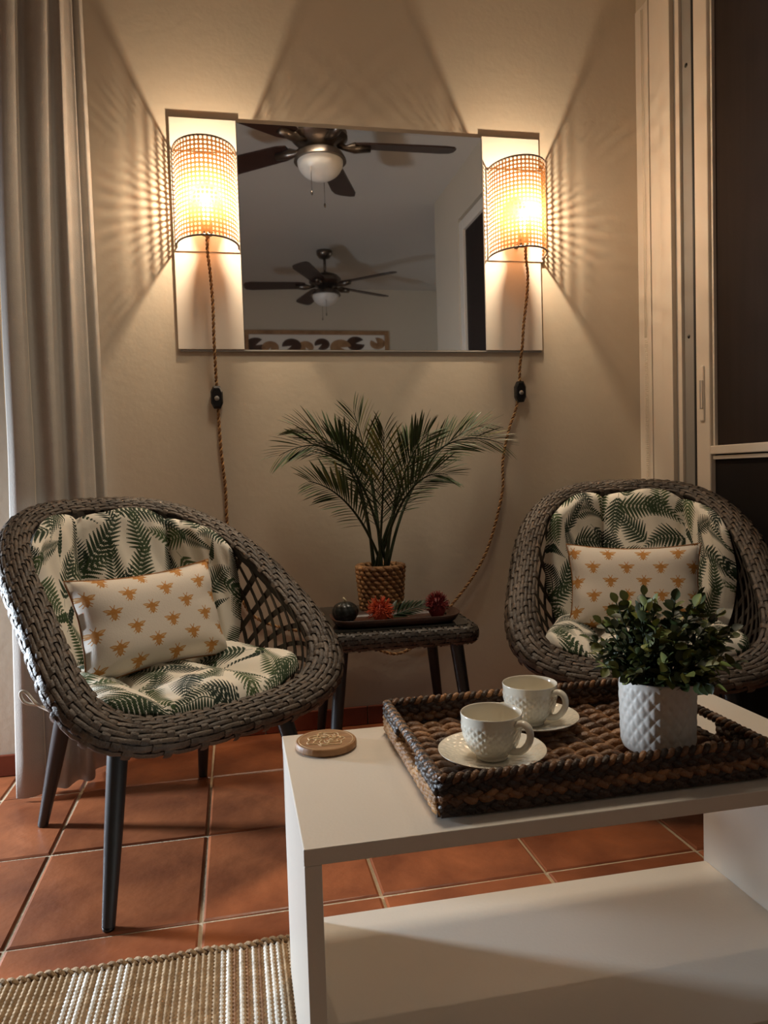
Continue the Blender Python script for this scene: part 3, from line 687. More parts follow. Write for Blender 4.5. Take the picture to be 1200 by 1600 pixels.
# ------------------------------------------------------------------ coffee table
TX0, TX1, TY0, TY1, TZ = 0.062, 0.868, 0.842, 1.232, 0.42
t = thing('coffee_table', 'white rectangular coffee table with open sides and a low shelf', 'table', ((TX0 + TX1) / 2, (TY0 + TY1) / 2, 0))
b = MB(); b.box((TX0, TY0, TZ - 0.021), (TX1, TY1, TZ), 0.0015); b.build('tabletop', M['table'], t, False, world=True)
b = MB(); b.box((TX0 + 0.0005, TY0 + 0.0005, 0.0135), (TX0 + 0.021, TY1 - 0.0005, TZ - 0.0212), 0.001); b.build('side_panel', M['table'], t, False, world=True)
b = MB(); b.box((TX1 - 0.021, TY0 + 0.0005, 0.0135), (TX1 - 0.0005, TY1 - 0.0005, TZ - 0.0212), 0.001); b.build('side_panel', M['table'], t, False, world=True)
b = MB(); b.box((TX0 + 0.0212, TY0 + 0.002, 0.083), (TX1 - 0.0212, TY1 - 0.006, 0.103), 0.001); b.build('shelf', M['table'], t, False, world=True)

# ------------------------------------------------------------------ coaster
t = thing('wooden_coaster', 'round wooden coaster with pale carved medallion on the white table corner', 'coaster', (0.128, 1.162, TZ))
b = MB(); b.lathe([(0, 0.0005), (0.046, 0.0005), (0.0488, 0.003), (0.0488, 0.0095), (0.0470, 0.012), (0, 0.012)], 48); b.build('disc', M['coaster'], t, sharp=40)
b = MB()
for q in range(3):
    r0 = 0.012 + 0.008 * q
    pts = [((r0 + 0.003 * math.sin(7 * a + q) + 0.002 * math.sin(3 * a + 2 * q)) * math.cos(a), (r0 + 0.003 * math.sin(7 * a + q) + 0.002 * math.sin(3 * a + 2 * q)) * math.sin(a), 0.0121) for a in [2 * PI * k / 90 for k in range(90)]]
    b.tube(pts, 0.0011, 5, closed=True)
for k in range(9):
    a = 2 * PI * k / 9; b.tube([((0.006 + 0.02 * u) * math.cos(a + 0.9 * u), (0.006 + 0.02 * u) * math.sin(a + 0.9 * u), 0.0121) for u in [q / 9 for q in range(10)]], 0.001, 5)
b.tube([(0.043 * math.cos(2 * PI * k / 60), 0.043 * math.sin(2 * PI * k / 60), 0.0119) for k in range(60)], 0.0006, 5, closed=True)
b.build('carving', M['carve'], t)

# ------------------------------------------------------------------ wicker tray
X0, X1, Y0, Y1, ZB, ZT = 0.229, 0.705, 0.868, 1.205, TZ + 0.0012, TZ + 0.053
t = thing('wicker_tray', 'dark woven water hyacinth serving tray on the white coffee table', 'tray', ((X0 + X1) / 2, (Y0 + Y1) / 2, ZB))
b = MB(); b.box((X0 + 0.012, Y0 + 0.012, ZB + 0.0008), (X1 - 0.012, Y1 - 0.012, ZB + 0.004)); base = b.build('base', M['hyacinth_dark'], t, False, world=True)
trel = Matrix.Translation(((X0 + X1) / 2, (Y0 + Y1) / 2, ZB))
def strand(name, pts, rad, m, parent, n=6, sx=1.0, rel=trel):
    b = MB(); mi = rel.inverted(); b.tube([mi @ Vector(p) for p in pts], rad, n, sx=sx); return b.build(name, m, parent)
nrow = 24; pit = (Y1 - Y0 - 0.03) / nrow
for r in range(nrow):
    y = Y0 + 0.015 + (r + .5) * pit; pts = []; rad = []
    nn = 96
    for k in range(nn + 1):
        x = X0 + 0.012 + (X1 - X0 - 0.024) * k / nn; ph = 2 * PI * ((x - X0) / 0.062) + PI * (r % 2) + rnd.uniform(-.15, .15)
        pts.append((x, y + 0.003 * math.sin(ph + 1.0), ZB + 0.0075 + 0.0042 * math.sin(ph))); rad.append(0.0062 + 0.0016 * math.sin(ph))
    strand('weave_strand', pts, rad, M['hyacinth'], base, 7)
def braid(p0, p1, zc, width, dep, period, parent, m, nst=3):
    p0 = Vector(p0); p1 = Vector(p1); L = (p1 - p0).length; d = (p1 - p0) / L; nrm = Vector((d.y, -d.x, 0)); n = max(6, int(L / period * 9))
    for s in range(nst):
        pts = []; rad = []
        for k in range(n + 1):
            q = L * k / n; a = 2 * PI * (q / period + s / nst)
            pts.append(p0 + d * q + nrm * (dep * math.sin(2 * a)) + Vector((0, 0, zc + width * math.sin(a)))); rad.append(0.0058 + 0.0012 * math.cos(a + 1))
        strand('braid_strand', pts, rad, m, parent, 6)
def traywall(name, p0, p1, handle, tan):
    p0 = Vector(p0); p1 = Vector(p1); d = (p1 - p0).normalized(); nrm = Vector((d.y, -d.x, 0)); c = (p0 + p1) / 2
    b = MB(); hh = 0.062 if handle else 0
    def slab(a, e, z0, z1):
        q = [a + nrm * 0.004, e + nrm * 0.004, e - nrm * 0.004, a - nrm * 0.004]
        vs = [(v.x, v.y, z) for z in (z0, z1) for v in q]; b.add(vs, [(0, 1, 2, 3), (4, 5, 6, 7), (0, 1, 5, 4), (1, 2, 6, 5), (2, 3, 7, 6), (3, 0, 4, 7)])
    if handle:
        slab(p0, p1, ZB + 0.001, ZB + 0.016); slab(p0, c - d * hh, ZB + 0.016, ZT - 0.006); slab(c + d * hh, p1, ZB + 0.016, ZT - 0.006)
    else: slab(p0, p1, ZB + 0.001, ZT - 0.006)
    w = b.build(name, M['hyacinth_dark'], t, False, world=True)
    braid(p0, p1, ZB + 0.0115, 0.0045, 0.003, 0.055, w, M['hyacinth_tan'] if tan else M['hyacinth_dark'])
    segs = ((p0, p1),) if not handle else ((p0, c - d * hh), (c + d * hh, p1))
    for a, e in segs:
        braid(a, e, ZB + 0.024, 0.0055, 0.004, 0.06, w, M['hyacinth_tan'] if tan else M['hyacinth'])
        braid(a, e, ZB + 0.038, 0.0055, 0.004, 0.058, w, M['hyacinth_dark'])
    # rope rim
    for s in range(2):
        L = (p1 - p0).length; n = int(L / 0.0035); pts = []
        for k in range(n + 1):
            a = 2 * PI * (L * k / n / 0.021) + PI * s; pts.append(p0 + d * L * k / n + nrm * 0.0036 * math.cos(a) + Vector((0, 0, ZT - 0.0035 + 0.0036 * math.sin(a))))
        strand('rope_rim', pts, 0.0045, M['hyacinth_dark'] if s else M['hyacinth'], w, 6)
    return w
e_ = 0.007
traywall('wall_panel', (X0 + e_, Y0 + e_, 0), (X1 - e_, Y0 + e_, 0), False, False)
traywall('wall_panel', (X1 - e_, Y0 + e_, 0), (X1 - e_, Y1 - e_, 0), True, False)
traywall('wall_panel', (X1 - e_, Y1 - e_, 0), (X0 + e_, Y1 - e_, 0), False, False)
traywall('wall_panel', (X0 + e_, Y1 - e_, 0), (X0 + e_, Y0 + e_, 0), True, True)

# ------------------------------------------------------------------ cups and saucers
ZS = TZ + 0.0217
def relief(r, z, a, z0, z1, n, amp):
    if z < z0 or z > z1: return r
    k = n * a / (2 * PI); q = (z - z0) / (z1 - z0) * 4.0
    f1 = abs(math.sin(PI * (k / 1 + q) )); f2 = abs(math.sin(PI * (k - q)))
    e = min(1, (z - z0) / 0.006, (z1 - z) / 0.006)
    return r + amp * (min(f1, f2) ** 0.6) * e
def make_cup(name_label, x, y, ha):
    t = thing('teacup', name_label[0], 'cup', (x, y, ZS + 0.004), ha, 'ivory teacups')
    b = MB(); prof = [(0.0, 0.002), (0.018, 0.002), (0.019, 0.0), (0.022, 0.0), (0.0225, 0.004), (0.029, 0.010), (0.0355, 0.020), (0.0395, 0.032), (0.0415, 0.044), (0.0428, 0.054), (0.0436, 0.064), (0.0430, 0.0652), (0.0420, 0.064), (0.0405, 0.052), (0.038, 0.036), (0.033, 0.02), (0.022, 0.010), (0.0, 0.008)]
    # refine outer wall
    P = []
    for k in range(len(prof) - 1):
        m = 6 if 4 <= k <= 9 else 2
        for q in range(m): P.append((prof[k][0] + (prof[k + 1][0] - prof[k][0]) * q / m, prof[k][1] + (prof[k + 1][1] - prof[k][1]) * q / m, 4 <= k <= 9))
    P.append(prof[-1] + (False,)); n = 176
    def fn(i, j):
        r, z, o_ = P[i]; a = 2 * PI * j / n
        if o_: r = relief(r, z, a, 0.010, 0.054, 22, 0.0018)
        return (r * math.cos(a), r * math.sin(a), z)
    b.grid(fn, len(P), n, False, True); b.build('bowl', M['porcelain'], t)
    b = MB(); pts = smoothpath([(0.041, 0, 0.052), (0.050, 0, 0.058), (0.060, 0, 0.055), (0.064, 0, 0.044), (0.060, 0, 0.031), (0.050, 0, 0.020), (0.038, 0, 0.016), (0.031, 0, 0.015)], 5)
    b.tube(pts, [0.0048] * len(pts), 10, sx=1.25); b.build('handle', M['porcelain'], t)
    s = thing('saucer', name_label[1], 'saucer', (x, y, ZS - 0.0005), 0, 'ivory saucers')
    b = MB(); pr = [(0.0, 0.003), (0.026, 0.003), (0.030, 0.004), (0.045, 0.007), (0.060, 0.0115), (0.074, 0.0165), (0.0765, 0.0175), (0.0765, 0.0165), (0.073, 0.0142), (0.055, 0.007), (0.034, 0.001), (0.030, 0.0), (0.026, 0.0), (0.0, 0.0012)]
    P2 = []
    for k in range(len(pr) - 1):
        m = 5 if 3 <= k <= 4 else 2
        for q in range(m): P2.append((pr[k][0] + (pr[k + 1][0] - pr[k][0]) * q / m, pr[k][1] + (pr[k + 1][1] - pr[k][1]) * q / m, 3 <= k <= 4))
    P2.append(pr[-1] + (False,))
    def fs(i, j):
        r, z, o_ = P2[i]; a = 2 * PI * j / 176
        if o_:
            q = (r - 0.045) / 0.029 * 3; z += 0.0014 * min(abs(math.sin(PI * (22 * j / 176 + q))), abs(math.sin(PI * (22 * j / 176 - q))))
        return (r * math.cos(a), r * math.sin(a), z)
    b.grid(fs, len(P2), 176, False, True); b.build('dish', M['porcelain'], s)
make_cup(('ivory quilted teacup standing nearer the tray corner, in front of the other cup', 'ivory saucer under the teacup nearer the tray corner'), 0.345, 0.988, -0.95)
make_cup(('ivory quilted teacup standing behind the other cup on the wicker tray', 'ivory saucer under the teacup that stands farther back'), 0.453, 1.108, -0.95)

# ------------------------------------------------------------------ boxwood in white pot
PX, PY, PZ = 0.593, 0.968, TZ + 0.0217
t = thing('potted_boxwood', 'bushy artificial boxwood in a white quilted ceramic pot on the wicker tray', 'plant', (PX, PY, PZ))
b = MB(); n = 160; pr = [(0.0, 0.0), (0.046, 0.0), (0.0495, 0.003), (0.0505, 0.008)] + [(0.0505 + 0.002 * k / 40, 0.008 + 0.088 * k / 40) for k in range(1, 41)] + [(0.0530, 0.100), (0.0525, 0.103), (0.0505, 0.103), (0.049, 0.098), (0.048, 0.08), (0.0, 0.08)]
def fp(i, j):
    r, z = pr[i]; a = 2 * PI * j / n
    if 3 <= i <= 44: r = relief(r, z, a, 0.006, 0.098, 20, 0.0022)
    return (r * math.cos(a), r * math.sin(a), z)
b.grid(fp, len(pr), n, False, True); b.build('pot', M['pot'], t)
b = MB(); b.lathe([(0, 0.086), (0.03, 0.088), (0.0475, 0.083)], 24); b.build('soil', M['soil'], t)
def leafmesh(name, m, L, Wd, cup):
    b = MB(); rows = [(0, 0.12), (0.18, 0.62), (0.42, 1.0), (0.68, 0.92), (0.88, 0.55), (1.0, 0.06)]; vs = []
    for u, w in rows: vs += [(L * u, -Wd * w, cup * w + -0.1 * L * u * u), (L * u, 0, -0.1 * L * u * u), (L * u, Wd * w, cup * w - 0.1 * L * u * u)]
    b.v = vs; b.f = [(k * 3 + e, k * 3 + e + 1, k * 3 + 3 + e + 1, k * 3 + 3 + e) for k in range(5) for e in (0, 1)]; return b.mesh(name, m)
bl = [leafmesh('leaf', M['box'], 0.0185, 0.0068, 0.002), leafmesh('leaf', M['box'], 0.016, 0.0062, 0.003), leafmesh('leaf', M['box_light'], 0.018, 0.0070, 0.002)]
rg = random.Random(5); st = MB(); leaves = []
NST = 80
for k in range(NST):
    el = math.asin(rg.uniform(-0.18, 0.99)); az = 2 * PI * (k * 0.381966) + rg.uniform(-.2, .2)
    dirv = Vector((math.cos(el) * math.cos(az), math.cos(el) * math.sin(az), math.sin(el))); R_ = rg.uniform(0.078, 0.112) * (1 if el > 0.1 else 1.0)
    p0 = Vector((0.02 * math.cos(az), 0.02 * math.sin(az), 0.086)); cc = Vector((0.016, 0, 0.128)); p1 = cc + Vector((dirv.x * R_, dirv.y * R_, dirv.z * R_ * 0.93))
    if p1.z < 0.098: p1.z = 0.098 + rg.uniform(0, .01)
    pm = p0.lerp(p1, 0.5) + Vector((0, 0, 0.02)); P = [p0.lerp(pm, u).lerp(pm.lerp(p1, u), u) for u in [q / 8 for q in range(9)]]
    st.tube(P, 0.0011, 4, caps=False)
    for q in range(2, 9):
        d = (P[min(q + 1, 8)] - P[q - 1]).normalized(); sd = d.cross(Vector((rg.uniform(-1, 1), rg.uniform(-1, 1), rg.uniform(-1, 1)))).normalized()
        for e in (1, -1):
            if q == 8 and e == -1: continue
            ld = (d * rg.uniform(0.5, 0.9) + sd * e * rg.uniform(0.7, 1.1)) if q < 8 else d
            leaves.append((P[q], ld.normalized(), rg.random(), P[q].length, q))
    
def frame_m(p, x, roll, sc):
    x = x.normalized(); z = Vector((0, 0, 1)); y = z.cross(x)
    if y.length < 1e-3: y = Vector((0, 1, 0))
    y.normalize(); z = x.cross(y); m = Matrix((x, y, z)).transposed().to_4x4()
    return Matrix.Translation(p) @ m @ Matrix.Rotation(roll, 4, 'X') @ Matrix.Scale(sc, 4)
st.build('stem', M['stem'], t)
leaves.sort(key=lambda l: (l[0] - Vector((0.016, 0, 0.128))).length + (0.02 if l[0].y < 0.02 else 0) + 0.1 * (l[4] == 8), reverse=True)
for (p, d, q, r_, k) in leaves[:290]:
    me = bl[2] if (q > 0.5 and k >= 5) else bl[int(q * 10) % 2]
    link('leaf', me, t, frame_m(p, d, rg.uniform(-.9, .9), rg.uniform(0.85, 1.15)))
b = MB()
for (p, d, q, r_, k) in leaves[290:]:
    mm = frame_m(p, d, rg.uniform(-.9, .9), rg.uniform(0.85, 1.15)); me = bl[int(q * 10) % 2]
    b.add([mm @ v.co for v in me.vertices], [list(f_.vertices) for f_ in me.polygons])
o = b.build('inner_foliage', M['box'], t, fixn=False); o['kind'] = 'stuff'

# ------------------------------------------------------------------ side table
SX0, SX1, SY0, SY1, SZ = 0.225, 0.655, 1.945, 2.385, 0.43
t = thing('side_table', 'small wicker side table with dark glass top between the two chairs', 'table', ((SX0 + SX1) / 2, (SY0 + SY1) / 2, 0), -0.03)
def rrect(x0, x1, y0, y1, r, n=6):
    out = []
    for cx, cy, a0 in ((x1 - r, y1 - r, 0), (x0 + r, y1 - r, 90), (x0 + r, y0 + r, 180), (x1 - r, y0 + r, 270)):
        for k in range(n + 1):
            a = math.radians(a0 + 90 * k / n); out.append((cx + r * math.cos(a), cy + r * math.sin(a)))
    return out
sw, sd = (SX1 - SX0) / 2, (SY1 - SY0) / 2
def prism(poly, z0, z1, sc=1.0):
    b = MB(); n = len(poly); b.add([(x, y, z0) for x, y in poly] + [(x, y, z1) for x, y in poly], [tuple(range(n - 1, -1, -1)), tuple(range(n, 2 * n))] + [(k, (k + 1) % n, n + (k + 1) % n, n + k) for k in range(n)]); return b
prism(rrect(-sw + 0.018, sw - 0.018, -sd + 0.018, sd - 0.018, 0.03), SZ - 0.006, SZ).build('glass_top', M['glass_top'], t, False)
# rounded wicker apron
loop = rrect(-sw, sw, -sd, sd, 0.045, 8); LP = resample([Vector((x, y, 0)) for x, y in loop + [loop[0]]], 0.0075)[:-1]; nl = len(LP)
cs = [(-0.020, 0.0), (-0.006, 0.001), (0.004, -0.004), (0.009, -0.014), (0.010, -0.026), (0.007, -0.038), (0.0, -0.047), (-0.012, -0.051)]
def ap(k, h, v):
    p = LP[k % nl]; d = (LP[(k + 1) % nl] - LP[k - 1]).normalized(); o_ = Vector((d.y, -d.x, 0))
    v = max(0, min(len(cs) - 1.001, v)); i = int(v); q = v - i; x = cs[i][0] + (cs[i + 1][0] - cs[i][0]) * q; z = cs[i][1] + (cs[i + 1][1] - cs[i][1]) * q
    tx, tz = cs[i + 1][0] - cs[i][0], cs[i + 1][1] - cs[i][1]; L = math.hypot(tx, tz); return p + o_ * (x - tz / L * h) + Vector((0, 0, SZ - 0.004 + z + tx / L * h))
b = MB(); b.grid(lambda i, j: ap(i, -0.002, j), nl, len(cs), True); apron = b.build('apron', M['rattan_core'], t)
for j in range(7):
    b = MB(); rows = []
    for k in range(nl):
        hgt = 0.0018 if (k // 2 + 2 * j) % 3 else -0.0012
        for e in (-0.4, 0, 0.4): rows.append(ap(k, hgt - 0.001 * abs(e), j + 0.5 + e))
    b.v = [tuple(p) for p in rows]; b.f = [(k * 3 + e, ((k + 1) % nl) * 3 + e, ((k + 1) % nl) * 3 + e + 1, k * 3 + e + 1) for k in range(nl) for e in (0, 1)]
    b.build('weave_strand', M['lattice'], apron, fixn=False)
for k in range(0, nl, 2):
    b = MB(); rows = []
    for q in range(15):
        j = min(6, q // 2); hgt = -0.0012 if (k // 2 + 2 * j) % 3 else 0.0022
        for e in (0, 1): rows.append(ap(k + e, hgt, q * 0.5))
    b.v = [tuple(p) for p in rows]; b.f = [(q * 2, q * 2 + 1, q * 2 + 3, q * 2 + 2) for q in range(14)]
    b.build('weave_strand', M['lattice'], apron, fixn=False)
for sx in (-1, 1):
    for sy in (-1, 1):
        b = MB(); b.tube([(sx * (sw - 0.055), sy * (sd - 0.055), SZ - 0.03), (sx * (sw - 0.012), sy * (sd - 0.02), 0.0)], [0.020, 0.013], 14); b.build('leg', M['leg'], t, sharp=40)

# ------------------------------------------------------------------ things on the side table
t = thing('wooden_tray', 'long dark wooden boat-shaped tray on the wicker side table', 'tray', (0.435, 2.055, SZ + 0.0005), -0.05)
pr = []
b = MB(); hl, hw = 0.185, 0.072
def boat(i, j):
    a = 2 * PI * i / 64; c, s = math.cos(a), math.sin(a); sc, z = ((0.86, 0.0), (0.93, 0.006), (1.0, 0.022), (0.985, 0.023), (0.91, 0.010), (0.80, 0.006), (0.0, 0.006))[j]
    x = hl * math.copysign(abs(c) ** 0.35, c); y = hw * math.copysign(abs(s) ** 0.5, s); up = 0.006 * (abs(c) ** 6) if j in (2, 3) else 0
    return (x * sc, y * (sc if sc > 0.5 else sc) , z + up)
b.grid(boat, 64, 7, True); n0 = len(b.v); b.f.append(tuple(i * 7 for i in range(64))); b.build('body', M['wood'], t)
TTZ = SZ + 0.0075
t = thing('carved_candle', 'black carved ball candle with a pale wick at the end of the wooden tray', 'candle', (0.294, 2.058, TTZ + 0.002))
b = MB(); n = 72
def cand(i, j):
    v = i / 28; a = 2 * PI * j / n; ph = PI * v; r = 0.0335 * math.sin(ph) ** 0.8 if 0 < v < 1 else 0.0; z = 0.029 - 0.029 * math.cos(ph)
    g = 1 + 0.13 * abs(math.sin(4.0 * a + 3.5 * v)) ** 0.7 - 0.03 * (1 if abs(math.sin(PI * v * 3)) < 0.25 else 0)
    return (r * g * math.cos(a), r * g * math.sin(a), z)
b.grid(cand, 29, n, False, True); b.build('ball', M['candle'], t)
b = MB(); b.tube([(0, 0, 0.056), (0.001, 0, 0.063), (-0.005, 0, 0.070)], 0.0032, 6); b.build('wick', M['wick'], t)
def protea(name, label, loc, m, R0, seed, spread):
    t = thing(name, label, 'flower', loc); rg = random.Random(seed)
    b = MB(); b.lathe([(0.0, 0.0), (R0 * .5, 0.002), (R0 * .72, R0 * .5), (R0 * .72, R0 * 1.1), (R0 * .4, R0 * 1.6), (0, R0 * 1.7)], 20); b.build('core', m, t)
    b = MB()
    for k in range(230):
        el = math.asin(rg.uniform(-0.55, 1)); az = rg.uniform(0, 2 * PI); d = Vector((math.cos(el) * math.cos(az), math.cos(el) * math.sin(az), math.sin(el)))
        c = Vector((0, 0, R0)); p0 = c + d * R0 * 0.6; p2 = c + d * R0 * rg.uniform(0.95, 1.15) * (1 + spread * rg.random()) + Vector((0, 0, 0.3 * R0)) * (0.4 if spread < .1 else 0)
        pm = p0.lerp(p2, 0.6) + d * R0 * 0.12 * rg.uniform(-1, 1) + Vector((rg.uniform(-1, 1), rg.uniform(-1, 1), rg.uniform(-1, 1))) * R0 * 0.1
        for P in (p0, pm, p2):
            if P.z < 0.002: P.z = 0.002
        b.tube([p0, pm, p2], [0.0014, 0.0012, 0.0007], 4)
    o = b.build('petals', m, t); o['kind'] = 'stuff'
    b = MB(); b.tube([(0, 0, R0 * 0.4), (0.03, 0.012, 0.006)], 0.003, 6); b.build('stem', M['stem'], t)
protea('orange_protea', 'spiky orange-red artificial protea bloom lying in the middle of the wooden tray', (0.392, 2.040, TTZ), M['orange'], 0.031, 3, 0.35)
protea('red_protea', 'round dark red artificial pincushion protea near the cord end of the wooden tray', (0.560, 2.052, TTZ), M['red'], 0.034, 4, 0.02)
t = thing('leaf_sprig', 'dark green artificial leaf sprig on the wooden tray between the two blooms', 'leaf', (0.445, 2.045, TTZ))
me = leafmesh('leaf', M['green'], 0.058, 0.0075, 0.002); rg = random.Random(2)
b = MB(); SP = [Vector((-0.03 + 0.10 * u, 0.0, 0.010 + 0.03 * u)) for u in [k / 8 for k in range(9)]]; b.tube(SP, 0.0016, 6); b.build('stem', M['stem'], t)
for k in range(8):
    for e in (-1, 1):
        d = Vector((0.75, e * 0.5, 0.55 if e > 0 else -0.05)).normalized(); link('leaf', me, t, frame_m(SP[k], d + Vector((0, 0, 0.9 - 0.15 * k)) * (0.7 if e > 0 else 0.25), rg.uniform(-.4, .4), 1.0 - 0.05 * k))
# basket with palm
BX, BY = 0.435, 2.245
t = thing('potted_palm', 'small artificial areca palm in a seagrass basket pot on the side table', 'plant', (BX, BY, SZ + 0.0005))
b = MB(); b.lathe([(0, 0.001), (0.052, 0.001), (0.056, 0.01), (0.068, 0.146), (0.064, 0.146), (0.060, 0.12), (0, 0.12)], 32); bs = b.build('basket', M['basket'], t)
for r in range(10):
    for s in range(2):
        pts = []; rad = []; n = 132
        z = 0.0128 + 0.0138 * r; R_ = 0.0575 + 0.0115 * z / 0.146
        for k in range(n):
            a = 2 * PI * k / n; q = 9 * a + PI * s + (PI / 2) * (r % 2); pts.append(((R_ + 0.0050 * math.sin(q)) * math.cos(a), (R_ + 0.0050 * math.sin(q)) * math.sin(a), z + 0.0044 * math.cos(q))); rad.append(0.0056 + 0.0016 * math.sin(q))
        b = MB(); b.tube(pts, rad, 6, closed=True); b.build('weave_strand', M['basket'], bs)
b = MB(); b.lathe([(0, 0.128), (0.062, 0.124)], 24); b.build('soil', M['soil'], t)
def onY(px, py, Y):
    d = [sum(RW[r][c] * v for c, v in enumerate((px - 600, py - 800, 1158.0))) for r in range(3)]; k = Y / d[1]; return Vector((d[0] * k, Y, 0.85 + d[2] * k))
pl = [leafmesh('leaflet', m_, 0.124, 0.0042, 0.0014) for m_ in (M['leaflet'], M['leaflet'], M['leaflet_pale'])]
# tip pixel, bend pixel, tip depth, pale?
fr_ = [((436, 712), (560, 640), 2.10, 0), ((462, 668), (566, 680), 2.34, 0), ((552, 642), (585, 740), 2.30, 1), ((482, 752), (556, 765), 2.02, 0), ((786, 694), (650, 640), 2.20, 0), ((762, 662), (640, 690), 2.36, 0), ((700, 742), (632, 722), 2.05, 0), ((600, 672), (600, 780), 2.12, 1), ((640, 690), (612, 770), 2.34, 0), ((520, 690), (572, 725), 2.16, 0), ((668, 678), (620, 725), 2.14, 0), ((572, 700), (592, 790), 2.30, 0)]
RB = Matrix.Translation((BX, BY, SZ + 0.0005)).inverted(); rg = random.Random(9)
for k, (tip, mid, Yt, pale) in enumerate(fr_):
    p0 = Vector((BX + 0.022 * math.cos(k * 2.4), BY + 0.018 * math.sin(k * 2.4), SZ + 0.122)); p2 = onY(*tip, Yt); pm = onY(*mid, (BY + Yt) / 2)
    P = [RB @ (p0.lerp(pm, u).lerp(pm.lerp(p2, u), u)) for u in [q / 40 for q in range(41)]]
    b = MB(); b.tube(P, [0.0056 - 0.0046 * q / 40 for q in range(41)], 6); fo = b.build('frond', M['stem'], t)
    nl_ = 24; rest = MB()
    for q in range(nl_):
        u = 0.34 + 0.65 * (q / (nl_ - 1)); i = u * 40; i0 = int(min(39, i)); p = P[i0].lerp(P[i0 + 1], i - i0); d = (P[i0 + 1] - P[max(0, i0 - 1)]).normalized()
        sdv = d.cross(Vector((0.0, -1.0, 0.25))).normalized()
        prof = math.sin(PI * (0.16 + 0.70 * (q / (nl_ - 1)))) ** 0.7
        for e in (1, -1):
            dr = (d * (0.75 + 0.45 * q / nl_) + sdv * e * (0.72 - 0.3 * q / nl_) + Vector((0, rg.uniform(-.45, .15), -0.06))).normalized()
            me = pl[2] if ((pale and rg.random() < 0.7) or rg.random() < 0.05) else pl[0]
            mm = frame_m(p, dr, rg.uniform(-0.6, 0.6), prof * rg.uniform(0.85, 1.12))
            if 7 <= q < 19: link('leaflet', me, fo, mm)
            else: rest.add([mm @ v.co for v in me.vertices], [list(f_.vertices) for f_ in me.polygons])
    o = rest.build('small_leaflets', M['leaflet'], fo, fixn=False); o['kind'] = 'stuff'

# ------------------------------------------------------------------ rug
t = thing('jute_rug', 'striped handwoven jute and cream cotton rug on the tile floor', 'rug', (-0.40, 0.75, 0.0))
rx0, rx1, ry1, ry0 = -0.75, 1.02, 1.335, 0.35; pitch = 0.0108; n = int((rx1 - rx0) / pitch)
b = MB(); b.box((rx0, ry0, 0.001), (rx1, ry1 - 0.012, 0.006)); bs = b.build('backing', M['rug_tan'], t, False, world=True)
rm = Matrix.Translation((-0.40, 0.75, 0.0)).inverted()
def yarnmesh(m):
    b = MB(); L = ry1 - ry0; st_ = 0.0095; nn = int(L / st_); vs = []; fs = []
    for k in range(nn * 2 + 1):
        y = ry0 + st_ * k / 2; wob = 1.0 if k % 2 else 0.42
        vs += [(-0.0052 * wob, y - 0.002, 0.004), (-0.0032 * wob, y, 0.0085 * (0.6 + .4 * wob)), (0.0002, y + 0.0015, 0.0118 * (0.55 + .45 * wob)), (0.0034 * wob, y + 0.003, 0.0085 * (0.6 + .4 * wob)), (0.0052 * wob, y + 0.004, 0.004)]
        if k: fs += [((k - 1) * 5 + e, (k - 1) * 5 + e + 1, k * 5 + e + 1, k * 5 + e) for e in range(4)]
    b.v = [tuple(rm @ Vector(p)) for p in vs]; b.f = fs; return b.mesh('yarn_row', m)
ym = {k: yarnmesh(M[k]) for k in ('rug_tan', 'rug_white', 'rug_brown')}
# stripe plan measured along the far edge (pixel x -> X)
def stripe(x):
    for a, c_, k in ((-0.430, -0.418, 'rug_white'), (-0.302, -0.270, 'rug_white'), (-0.262, -0.240, 'rug_white'), (-0.230, -0.208, 'rug_white'),
                     (-0.056, -0.034, 'rug_white'), (-0.022, -0.011, 'rug_white'), (0.0, 0.011, 'rug_white'), (0.022, 0.044, 'rug_white'), (-0.034, -0.022, 'rug_brown'), (-0.011, 0.0, 'rug_brown'), (0.011, 0.022, 'rug_brown'),
                     (0.45, 0.48, 'rug_white'), (0.62, 0.66, 'rug_white'), (-0.62, -0.60, 'rug_white'), (-0.58, -0.55, 'rug_white'), (0.20, 0.24, 'rug_white'), (0.28, 0.31, 'rug_white')):
        if a <= x < c_: return k
    return 'rug_tan'
for k in range(n):
    x = rx0 + (k + .5) * pitch; link('yarn_row', ym[stripe(x)], t, Matrix.Translation((x, rnd.uniform(-0.004, 0.004), rnd.uniform(-0.0006, 0.0006))))
pts = []
b = MB(); m_ = 420
for s in range(2):
    b.tube([(rx0 + (rx1 - rx0) * k / m_, ry1 - 0.004 + 0.004 * math.cos(2 * PI * k / 7 + PI * s) + 0.003 * math.sin(k * .21), 0.0075 + 0.0042 * math.sin(2 * PI * k / 7 + PI * s)) for k in range(m_ + 1)], 0.0040, 5)
b.build('selvedge', M['rug_tan'], t, world=True)

